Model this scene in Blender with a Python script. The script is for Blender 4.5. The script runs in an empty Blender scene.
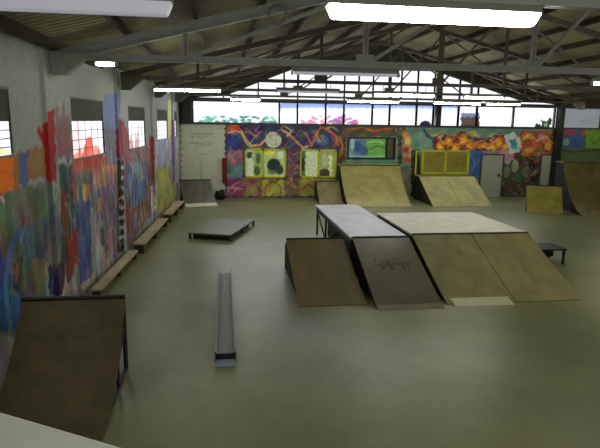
import bpy, bmesh, math, random
import numpy as np
from mathutils import Vector, Matrix
C = bpy.context.scene.collection
R = math.radians
random.seed(11)

# ------------------------------------------------------------------ helpers
def lin(c):
    o = []
    for v in c[:3]:
        v = v / 255.0
        o.append(v / 12.92 if v <= .04045 else ((v + .055) / 1.055) ** 2.4)
    return o

def tag(o, label=None, cat=None, group=None, kind=None):
    if label: o['label'] = label
    if cat: o['category'] = cat
    if group: o['group'] = group
    if kind: o['kind'] = kind
    return o

def empty(name, loc, label, cat, group=None, rz=0):
    o = bpy.data.objects.new(name, None)
    C.objects.link(o)
    o.empty_display_size = .2
    o.location = loc
    o.rotation_euler = (0, 0, rz)
    return tag(o, label, cat, group)

class MB:
    """collects shapes for one mesh"""
    def __init__(s): s.bm = bmesh.new()
    def hexa(s, a, b):
        """a: 4 bottom points, b: 4 top points"""
        va = [s.bm.verts.new(p) for p in a]; vb = [s.bm.verts.new(p) for p in b]
        s.bm.faces.new(va[::-1]); s.bm.faces.new(vb)
        for i in range(4):
            j = (i + 1) % 4
            s.bm.faces.new((va[i], va[j], vb[j], vb[i]))
        return s
    def box(s, x0, x1, y0, y1, z0, z1):
        return s.hexa([(x0,y0,z0),(x1,y0,z0),(x1,y1,z0),(x0,y1,z0)], [(x0,y0,z1),(x1,y0,z1),(x1,y1,z1),(x0,y1,z1)])
    def beam(s, p0, p1, w, h, upv=(0,0,1)):
        p0 = Vector(p0); p1 = Vector(p1); d = (p1 - p0).normalized(); u = Vector(upv)
        sd = d.cross(u)
        if sd.length < 1e-4: sd = d.cross(Vector((0,1,0)))
        sd.normalize(); u = sd.cross(d).normalized()
        q = [(-w/2,-h/2),(w/2,-h/2),(w/2,h/2),(-w/2,h/2)]
        return s.hexa([p0 + sd*a + u*b for a, b in q], [p1 + sd*a + u*b for a, b in q])
    def ibeam(s, p0, p1, w, h, t=.02, upv=(0,0,1)):
        p0 = Vector(p0); p1 = Vector(p1); d = (p1 - p0).normalized(); u = Vector(upv)
        sd = d.cross(u).normalized(); u = sd.cross(d).normalized()
        for k in (-1, 1):
            o = u * (k * (h/2 - t/2)); s.beam(p0 + o, p1 + o, w, t, upv)
        return s.beam(p0, p1, t, h, upv)
    def tube(s, p0, p1, r, n=10, r1=None):
        p0 = Vector(p0); p1 = Vector(p1); d = (p1 - p0).normalized()
        a = d.orthogonal().normalized(); b = d.cross(a); r1 = r if r1 is None else r1
        A = [s.bm.verts.new(p0 + (a*math.cos(2*math.pi*i/n) + b*math.sin(2*math.pi*i/n))*r) for i in range(n)]
        B = [s.bm.verts.new(p1 + (a*math.cos(2*math.pi*i/n) + b*math.sin(2*math.pi*i/n))*r1) for i in range(n)]
        s.bm.faces.new(A[::-1]); s.bm.faces.new(B)
        for i in range(n):
            j = (i+1) % n; s.bm.faces.new((A[i], A[j], B[j], B[i]))
        return s
    def path(s, pts, r, n=8):
        for i in range(len(pts)-1): s.tube(pts[i], pts[i+1], r, n)
        return s
    def prism(s, prof, x0, x1):
        """profile in (y,z) extruded along x"""
        A = [s.bm.verts.new((x0, y, z)) for y, z in prof]; B = [s.bm.verts.new((x1, y, z)) for y, z in prof]
        s.bm.faces.new(A); s.bm.faces.new(B[::-1]); n = len(prof)
        for i in range(n):
            j = (i+1) % n; s.bm.faces.new((A[j], A[i], B[i], B[j]))
        return s
    def poly(s, pts):
        s.bm.faces.new([s.bm.verts.new(p) for p in pts]); return s
    def build(s, name, m, parent=None, bevel=0, smooth=False):
        bmesh.ops.recalc_face_normals(s.bm, faces=s.bm.faces)
        me = bpy.data.meshes.new(name); s.bm.to_mesh(me); s.bm.free()
        o = bpy.data.objects.new(name, me); C.objects.link(o)
        if m: me.materials.append(m)
        if parent: o.parent = parent
        if bevel:
            b = o.modifiers.new('bevel', 'BEVEL'); b.width = bevel; b.segments = 2; b.limit_method = 'ANGLE'
        if smooth:
            for f in me.polygons: f.use_smooth = True
        return o

def struct(name, mb, m, parent=None, bevel=0):
    o = mb.build(name, m, parent, bevel)
    if not parent: o['kind'] = 'structure'
    return o

# ------------------------------------------------------------------ materials
def mat(name, col, rough=.7, var=.25, scale=3.0, metal=0, col2=None, stretch=(1,1,1), detail=6, bump=0, spec=.4):
    m = bpy.data.materials.new(name); m.use_nodes = True
    nt = m.node_tree; b = nt.nodes['Principled BSDF']
    c = lin(col); c2 = lin(col2) if col2 else [v*(1-var) for v in c]
    tc = nt.nodes.new('ShaderNodeTexCoord'); mp = nt.nodes.new('ShaderNodeMapping')
    mp.inputs['Scale'].default_value = stretch
    nz = nt.nodes.new('ShaderNodeTexNoise'); nz.inputs['Scale'].default_value = scale; nz.inputs['Detail'].default_value = detail
    nz.inputs['Roughness'].default_value = .65
    rp = nt.nodes.new('ShaderNodeValToRGB')
    rp.color_ramp.elements[0].position = .36; rp.color_ramp.elements[1].position = .64
    rp.color_ramp.elements[0].color = (*c2, 1); rp.color_ramp.elements[1].color = (*c, 1)
    L = nt.links.new
    L(tc.outputs['Object'], mp.inputs['Vector']); L(mp.outputs[0], nz.inputs['Vector'])
    L(nz.outputs['Fac'], rp.inputs['Fac']); L(rp.outputs[0], b.inputs['Base Color'])
    b.inputs['Roughness'].default_value = rough; b.inputs['Metallic'].default_value = metal
    b.inputs['Specular IOR Level'].default_value = spec
    if bump:
        bp = nt.nodes.new('ShaderNodeBump'); bp.inputs['Strength'].default_value = bump; bp.inputs['Distance'].default_value = .02
        L(nz.outputs['Fac'], bp.inputs['Height']); L(bp.outputs[0], b.inputs['Normal'])
    return m

def emit(name, col, s):
    m = bpy.data.materials.new(name); m.use_nodes = True
    nt = m.node_tree; b = nt.nodes['Principled BSDF']
    b.inputs['Base Color'].default_value = (.8,.8,.8,1)
    b.inputs['Emission Color'].default_value = (*lin(col), 1); b.inputs['Emission Strength'].default_value = s
    return m

def paint_mat(name, gain, rough=.75):
    m = bpy.data.materials.new(name); m.use_nodes = True
    nt = m.node_tree; b = nt.nodes['Principled BSDF']; L = nt.links.new
    at = nt.nodes.new('ShaderNodeAttribute'); at.attribute_name = 'Col'
    tc = nt.nodes.new('ShaderNodeTexCoord')
    nz = nt.nodes.new('ShaderNodeTexNoise'); nz.inputs['Scale'].default_value = 9; nz.inputs['Detail'].default_value = 8
    rp = nt.nodes.new('ShaderNodeMapRange'); rp.inputs['From Min'].default_value = .3; rp.inputs['From Max'].default_value = .7
    rp.inputs['To Min'].default_value = gain*.92; rp.inputs['To Max'].default_value = gain*1.06
    mx = nt.nodes.new('ShaderNodeVectorMath'); mx.operation = 'SCALE'
    L(tc.outputs['Object'], nz.inputs['Vector']); L(nz.outputs['Fac'], rp.inputs['Value'])
    L(at.outputs['Color'], mx.inputs[0]); L(rp.outputs[0], mx.inputs['Scale']); L(mx.outputs[0], b.inputs['Base Color'])
    b.inputs['Roughness'].default_value = rough; b.inputs['Specular IOR Level'].default_value = .25
    return m

def pane_mat(name):
    """clear glass where the attribute alpha is 0, sprayed paint or tint lit from behind where it is 1"""
    m = bpy.data.materials.new(name); m.use_nodes = True
    nt = m.node_tree; nt.nodes.clear(); L = nt.links.new
    out = nt.nodes.new('ShaderNodeOutputMaterial'); at = nt.nodes.new('ShaderNodeAttribute'); at.attribute_name = 'Col'
    tr = nt.nodes.new('ShaderNodeBsdfTransparent'); tr.inputs[0].default_value = (.97,.98,1,1)
    gl = nt.nodes.new('ShaderNodeBsdfGlossy'); gl.inputs['Roughness'].default_value = .05
    mg = nt.nodes.new('ShaderNodeMixShader'); mg.inputs[0].default_value = .06
    tl = nt.nodes.new('ShaderNodeBsdfTranslucent'); mx = nt.nodes.new('ShaderNodeMixShader')
    L(tr.outputs[0], mg.inputs[1]); L(gl.outputs[0], mg.inputs[2])
    L(at.outputs['Color'], tl.inputs[0]); L(at.outputs['Alpha'], mx.inputs[0])
    L(mg.outputs[0], mx.inputs[1]); L(tl.outputs[0], mx.inputs[2]); L(mx.outputs[0], out.inputs[0])
    return m

def frosted_mat(name, strength):
    """wired frosted glass glowing with the daylight behind it, tinted by sprayed paint"""
    m = bpy.data.materials.new(name); m.use_nodes = True
    nt = m.node_tree; b = nt.nodes['Principled BSDF']; L = nt.links.new
    at = nt.nodes.new('ShaderNodeAttribute'); at.attribute_name = 'Col'
    tc = nt.nodes.new('ShaderNodeTexCoord'); nz = nt.nodes.new('ShaderNodeTexNoise'); nz.inputs['Scale'].default_value = 4
    mr = nt.nodes.new('ShaderNodeMapRange'); mr.inputs['To Min'].default_value = strength*.75; mr.inputs['To Max'].default_value = strength*1.2
    L(tc.outputs['Object'], nz.inputs['Vector']); L(nz.outputs['Fac'], mr.inputs['Value'])
    L(at.outputs['Color'], b.inputs['Base Color']); L(at.outputs['Color'], b.inputs['Emission Color'])
    L(mr.outputs[0], b.inputs['Emission Strength']); b.inputs['Roughness'].default_value = .3
    return m

# ------------------------------------------------------------------ painted grids (spray paint as colour attribute)
def canvas(us, vs, base, ops, speck=0, streak=0, seed=1):
    U, V = np.meshgrid(us, vs, indexing='ij')
    col = np.zeros(U.shape + (4,)); col[..., :3] = base[:3]; col[..., 3] = base[3] if len(base) > 3 else 1
    rng = np.random.RandomState(seed)
    ju = U + .025*np.sin(V*23 + 3*np.sin(U*7)); jv = V + .02*np.sin(U*19 + 2*np.sin(V*11))
    for op in ops:
        kind, pts, c, al = op[:4]
        if kind == 'p':
            ins = np.zeros(U.shape, bool); n = len(pts)
            for i in range(n):
                x0, y0 = pts[i]; x1, y1 = pts[(i+1) % n]
                if y0 == y1: continue
                cond = ((y0 > jv) != (y1 > jv)) & (ju < (x1-x0)*(jv-y0)/(y1-y0) + x0)
                ins ^= cond
            w = ins*al
        elif kind == 's':
            d = np.full(U.shape, 9e9)
            for i in range(len(pts)-1):
                a = np.array(pts[i]); b = np.array(pts[i+1]); ab = b - a; L2 = max((ab**2).sum(), 1e-9)
                t = np.clip(((U-a[0])*ab[0] + (V-a[1])*ab[1])/L2, 0, 1)
                d = np.minimum(d, np.hypot(U-a[0]-t*ab[0], V-a[1]-t*ab[1]))
            w = np.clip((op[4] - d)/.02 + .5, 0, 1)*al
        else:
            q = np.hypot((U-pts[0][0])/op[4], (V-pts[0][1])/op[5]); w = np.clip((1-q)*6 + .5, 0, 1)*al
        w = w[..., None]
        col[..., :3] = col[..., :3]*(1-w) + np.array(c)*w
        if len(base) > 3: col[..., 3] = np.maximum(col[..., 3], w[..., 0])
    if streak:
        s = rng.randn(len(us)); k = np.repeat(s[:, None], len(vs), 1) + .5*rng.randn(*U.shape)
        col[..., :3] *= (1 + streak*k)[..., None]
    if speck: col[..., :3] *= 1 + speck*rng.randn(*U.shape)[..., None]
    return np.clip(col, 0, 255) if len(base) > 3 else np.clip(col, 0, 255)

def painted_grid(name, us, vs, pos, col, m, hole=None, parent=None):
    nu, nv = len(us), len(vs)
    verts = [pos(u, v) for u in us for v in vs]; faces = []
    for i in range(nu-1):
        for j in range(nv-1):
            if hole and hole((us[i]+us[i+1])/2, (vs[j]+vs[j+1])/2): continue
            faces.append((i*nv+j, (i+1)*nv+j, (i+1)*nv+j+1, i*nv+j+1))
    me = bpy.data.meshes.new(name); me.from_pydata(verts, [], faces); me.update()
    a = me.color_attributes.new('Col', 'FLOAT_COLOR', 'POINT')
    c = col.reshape(-1, 4).copy(); s = c[:, :3]/255
    c[:, :3] = np.where(s <= .04045, s/12.92, ((s+.055)/1.055)**2.4)
    a.data.foreach_set('color', c.ravel())
    me.materials.append(m)
    o = bpy.data.objects.new(name, me); C.objects.link(o)
    if parent: o.parent = parent
    return o
LEFT_PAINT = [('p',[(7.35,2.48),(9.0,2.27),(8.57,0.0),(7.0,0.65)],(92,104,92),1),
('p',[(7.94,2.89),(9.13,2.97),(9.04,2.49),(8.36,2.47),(7.85,2.39)],(150,98,38),1),
('p',[(7.57,2.92),(7.94,2.9),(7.85,2.4),(7.47,2.42),(7.34,2.44),(7.43,2.93)],(222,108,14),1),
('p',[(7.53,2.7),(7.9,2.67),(7.89,2.63),(7.52,2.66)],(170,80,20),0.6),
('p',[(8.5,2.84),(9.04,2.9),(8.99,2.66),(8.51,2.54)],(138,110,50),0.8),
('p',[(8.14,2.92),(8.44,2.9),(8.34,2.41),(8.05,2.44)],(72,88,150),1),
('p',[(7.49,2.37),(7.57,2.35),(7.56,2.26),(7.47,2.28)],(205,170,165),1),
('p',[(7.88,2.41),(9.03,2.42),(9.09,1.85),(7.79,1.93)],(100,108,84),0.8),
('p',[(7.98,1.94),(8.34,1.99),(8.29,1.73),(7.95,1.75)],(120,70,60),0.5),
('p',[(8.24,1.85),(8.97,1.87),(8.95,1.1),(8.19,1.21)],(70,88,112),0.9),
('p',[(7.82,2.42),(7.95,2.43),(7.94,1.69),(7.75,1.73)],(120,130,125),0.6),
('p',[(8.55,2.35),(8.7,2.35),(8.63,1.38),(8.44,1.39)],(70,80,66),0.6),
('p',[(7.27,1.94),(7.58,1.77),(7.54,1.08),(7.35,0.58),(7.03,0.68)],(40,66,140),1),
('p',[(7.32,2.17),(7.65,2.0),(7.67,1.61),(7.41,1.51),(7.25,1.84)],(92,86,62),0.8),
('s',[(7.39,0.78),(7.42,1.26),(7.57,1.56),(7.78,1.72),(8.02,1.79),(8.21,1.72)],(74,110,150),1,0.07),
('s',[(7.76,0.41),(8.0,0.78),(8.15,1.19),(8.15,1.57),(8.08,1.72)],(60,92,135),1,0.06),
('p',[(7.46,0.97),(7.99,0.93),(7.83,0.42),(7.46,0.51)],(58,92,150),1),
('p',[(7.67,1.44),(7.96,1.45),(7.96,1.1),(7.8,0.97),(7.6,1.09)],(72,58,70),1),
('p',[(7.72,1.37),(7.87,1.36),(7.84,1.19),(7.71,1.17)],(128,86,76),1),
('p',[(7.61,1.16),(7.88,1.06),(7.77,0.98),(7.62,1.04)],(30,48,70),1),
('p',[(8.2,1.3),(8.73,1.29),(8.77,0.85),(8.39,0.71),(8.04,0.8)],(120,112,66),1),
('p',[(8.09,1.06),(8.35,0.91),(8.31,0.68),(7.99,0.71)],(80,84,98),0.8),
('p',[(8.52,1.79),(8.66,1.53),(8.87,1.12),(8.58,1.29),(8.34,1.45)],(56,84,90),0.8),
('p',[(9.17,3.48),(9.45,3.54),(9.42,3.23),(9.34,2.36),(9.06,2.36),(9.03,2.66),(9.06,2.93),(8.85,3.15),(8.84,3.27),(9.01,3.18)],(158,24,22),1),
('p',[(9.06,2.36),(9.53,2.3),(9.27,0.91),(8.81,1.04)],(112,120,130),1),
('p',[(9.09,1.85),(9.34,1.8),(9.32,1.21),(9.03,1.08)],(128,105,118),0.8),
('p',[(9.06,2.36),(9.18,2.34),(9.1,1.43),(8.93,1.47)],(80,100,92),0.7),
('p',[(8.85,1.03),(9.29,1.01),(9.27,0.45),(8.8,0.54)],(26,36,98),1),
('p',[(9.51,3.39),(9.74,3.62),(9.83,3.36),(10.03,3.7),(10.17,3.39),(10.36,3.54),(10.28,2.56),(9.38,2.71)],(128,98,106),0.9),
('p',[(9.61,3.2),(10.12,3.36),(10.49,2.82),(10.59,2.44),(9.59,2.62)],(140,84,92),0.8),
('p',[(9.47,2.71),(9.71,2.78),(9.88,2.64),(10.3,2.68),(10.26,2.18),(9.52,2.23)],(50,78,66),1),
('s',[(9.53,2.77),(9.69,2.66),(9.89,2.69),(10.07,2.56),(10.29,2.65)],(150,150,150),1,0.05),
('p',[(9.52,2.27),(10.31,2.17),(9.96,0.3),(9.2,0.55)],(60,66,52),1),
('p',[(9.58,2.09),(9.94,2.15),(9.86,0.9),(9.58,0.52),(9.44,0.83)],(122,50,34),1),
('p',[(9.94,2.18),(10.1,2.2),(10.02,1.23),(9.84,1.08)],(46,80,66),1),
('p',[(10.21,2.22),(10.5,2.26),(10.42,1.86),(10.21,1.93)],(180,60,60),1),
('p',[(10.3,2.68),(10.97,2.6),(11.27,2.86),(11.63,3.04),(11.93,2.74),(12.43,2.58),(13.53,2.47),(13.46,2.14),(10.24,2.36)],(186,78,60),1),
('p',[(10.86,2.65),(11.29,2.97),(11.57,3.08),(11.79,2.75),(11.79,2.42),(10.93,2.41)],(202,50,34),1),
('p',[(10.31,2.43),(11.56,2.31),(11.38,2.05),(10.32,2.21)],(96,96,90),1),
('p',[(10.53,2.15),(10.82,2.15),(10.88,1.79),(10.52,1.81)],(66,92,150),1),
('p',[(10.77,2.16),(11.0,2.13),(10.95,1.82),(10.77,1.85)],(186,170,60),1),
('p',[(11.0,2.13),(11.26,2.1),(11.12,1.76),(10.95,1.82)],(206,120,50),1),
('p',[(10.31,1.88),(11.32,1.77),(11.33,0.72),(10.89,0.17),(10.3,0.31),(10.2,1.0)],(62,84,150),1),
('p',[(11.26,2.1),(13.48,2.23),(13.09,0.18),(11.58,0.12),(11.17,0.97)],(124,98,126),1),
('p',[(11.57,2.35),(13.52,2.42),(13.43,1.95),(11.56,1.94)],(176,120,100),0.8),
('p',[(11.66,1.72),(11.96,1.76),(11.98,1.45),(11.68,1.46)],(206,150,70),1),
('p',[(11.16,1.59),(11.5,1.62),(11.56,1.18),(11.83,1.44),(12.1,0.88),(12.07,0.27),(11.42,0.05),(11.07,0.41)],(150,156,160),1),
('p',[(11.76,1.1),(12.06,1.04),(12.06,0.66),(11.75,0.67)],(60,60,70),0.8),
('p',[(12.28,0.95),(12.7,0.96),(12.63,0.12),(12.2,0.1)],(180,136,134),1),
('p',[(12.92,2.12),(13.28,2.15),(13.02,0.31),(12.66,0.28)],(100,84,120),0.8),
('p',[(9.82,1.27),(10.34,1.42),(10.32,0.74),(9.98,0.45),(9.68,0.5)],(150,54,44),1),
('p',[(9.27,0.42),(9.51,0.95),(9.63,0.52),(9.89,0.51),(10.16,0.78),(10.3,0.31),(10.9,0.25),(11.49,0.43),(12.4,0.28),(11.82,-0.18),(10.83,-0.12)],(160,158,152),1),
('p',[(9.26,0.39),(9.47,0.49),(10.5,0.13),(11.85,-0.03),(13.48,0.15),(13.24,-0.04),(11.52,-0.15),(10.71,-0.1)],(152,126,116),1),
('p',[(12.59,3.88),(13.82,4.02),(13.7,3.36),(13.46,3.08),(12.45,3.15)],(104,114,176),1),
('p',[(12.46,3.19),(13.66,3.17),(13.49,2.3),(12.47,2.38)],(112,106,134),1),
('p',[(13.52,3.41),(14.28,3.31),(14.1,2.38),(13.34,2.48)],(128,46,66),1),
('p',[(13.42,2.43),(13.9,2.39),(13.48,0.15),(13.02,0.27)],(54,44,48),1),
('p',[(13.58,2.27),(13.82,2.25),(13.81,2.18),(13.57,2.2)],(180,175,170),1),
('p',[(13.54,2.03),(13.78,2.01),(13.76,1.94),(13.52,1.96)],(180,175,170),1),
('p',[(13.49,1.79),(13.73,1.77),(13.72,1.69),(13.48,1.72)],(180,175,170),1),
('p',[(13.45,1.56),(13.69,1.52),(13.67,1.45),(13.43,1.48)],(180,175,170),1),
('p',[(13.4,1.32),(13.64,1.28),(13.63,1.21),(13.39,1.25)],(180,175,170),1),
('p',[(13.36,1.08),(13.59,1.04),(13.58,0.97),(13.34,1.01)],(180,175,170),1),
('p',[(13.31,0.84),(13.55,0.8),(13.53,0.72),(13.3,0.77)],(180,175,170),1),
('p',[(13.27,0.6),(13.5,0.55),(13.49,0.48),(13.25,0.53)],(180,175,170),1),
('p',[(14.07,3.32),(14.55,3.11),(14.84,2.85),(14.83,2.19),(13.88,2.27)],(142,78,84),1),
('p',[(14.59,2.7),(15.18,2.84),(15.37,2.56),(15.8,2.87),(16.13,2.52),(17.0,2.59),(17.43,2.45),(17.2,1.23),(14.42,1.84)],(128,92,96),1),
('p',[(13.88,2.27),(17.37,2.14),(17.06,0.46),(13.75,0.53)],(92,86,112),1),
('p',[(14.22,1.91),(15.44,2.28),(16.15,1.88),(16.29,1.16),(15.18,0.93),(14.29,1.13)],(78,106,158),1),
('p',[(15.19,2.25),(15.94,2.25),(16.39,1.69),(15.56,1.6)],(112,146,150),1),
('p',[(13.84,1.02),(17.17,1.07),(17.37,0.44),(14.1,0.16),(13.71,0.3)],(122,78,66),1),
('p',[(13.89,1.27),(14.54,1.3),(14.46,0.24),(13.9,0.21)],(140,50,52),1),
('p',[(14.8,0.83),(15.29,0.85),(15.2,0.36),(14.82,0.33)],(110,110,140),1),
('p',[(17.37,2.94),(17.99,2.8),(17.64,0.98),(16.99,0.94)],(134,36,48),1),
('p',[(17.38,1.33),(18.05,1.32),(17.89,0.48),(17.23,0.53)],(190,180,178),1),
('p',[(18.15,2.8),(20.9,2.71),(20.69,1.61),(17.97,1.84)],(140,142,176),1),
('p',[(17.97,1.84),(23.24,1.56),(22.92,-0.13),(18.03,0.29)],(150,148,70),1),
('p',[(18.65,1.65),(20.04,1.67),(20.57,0.99),(18.87,0.84)],(176,176,56),1),
('p',[(21.16,4.1),(21.87,4.13),(21.62,2.8),(20.88,2.64)],(196,194,110),1),
('p',[(21.73,3.37),(22.49,3.37),(22.04,1.01),(21.26,0.9)],(110,84,140),1),
('p',[(22.41,2.98),(24.42,3.03),(23.92,0.37),(21.97,0.62)],(150,140,150),1)]
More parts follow.
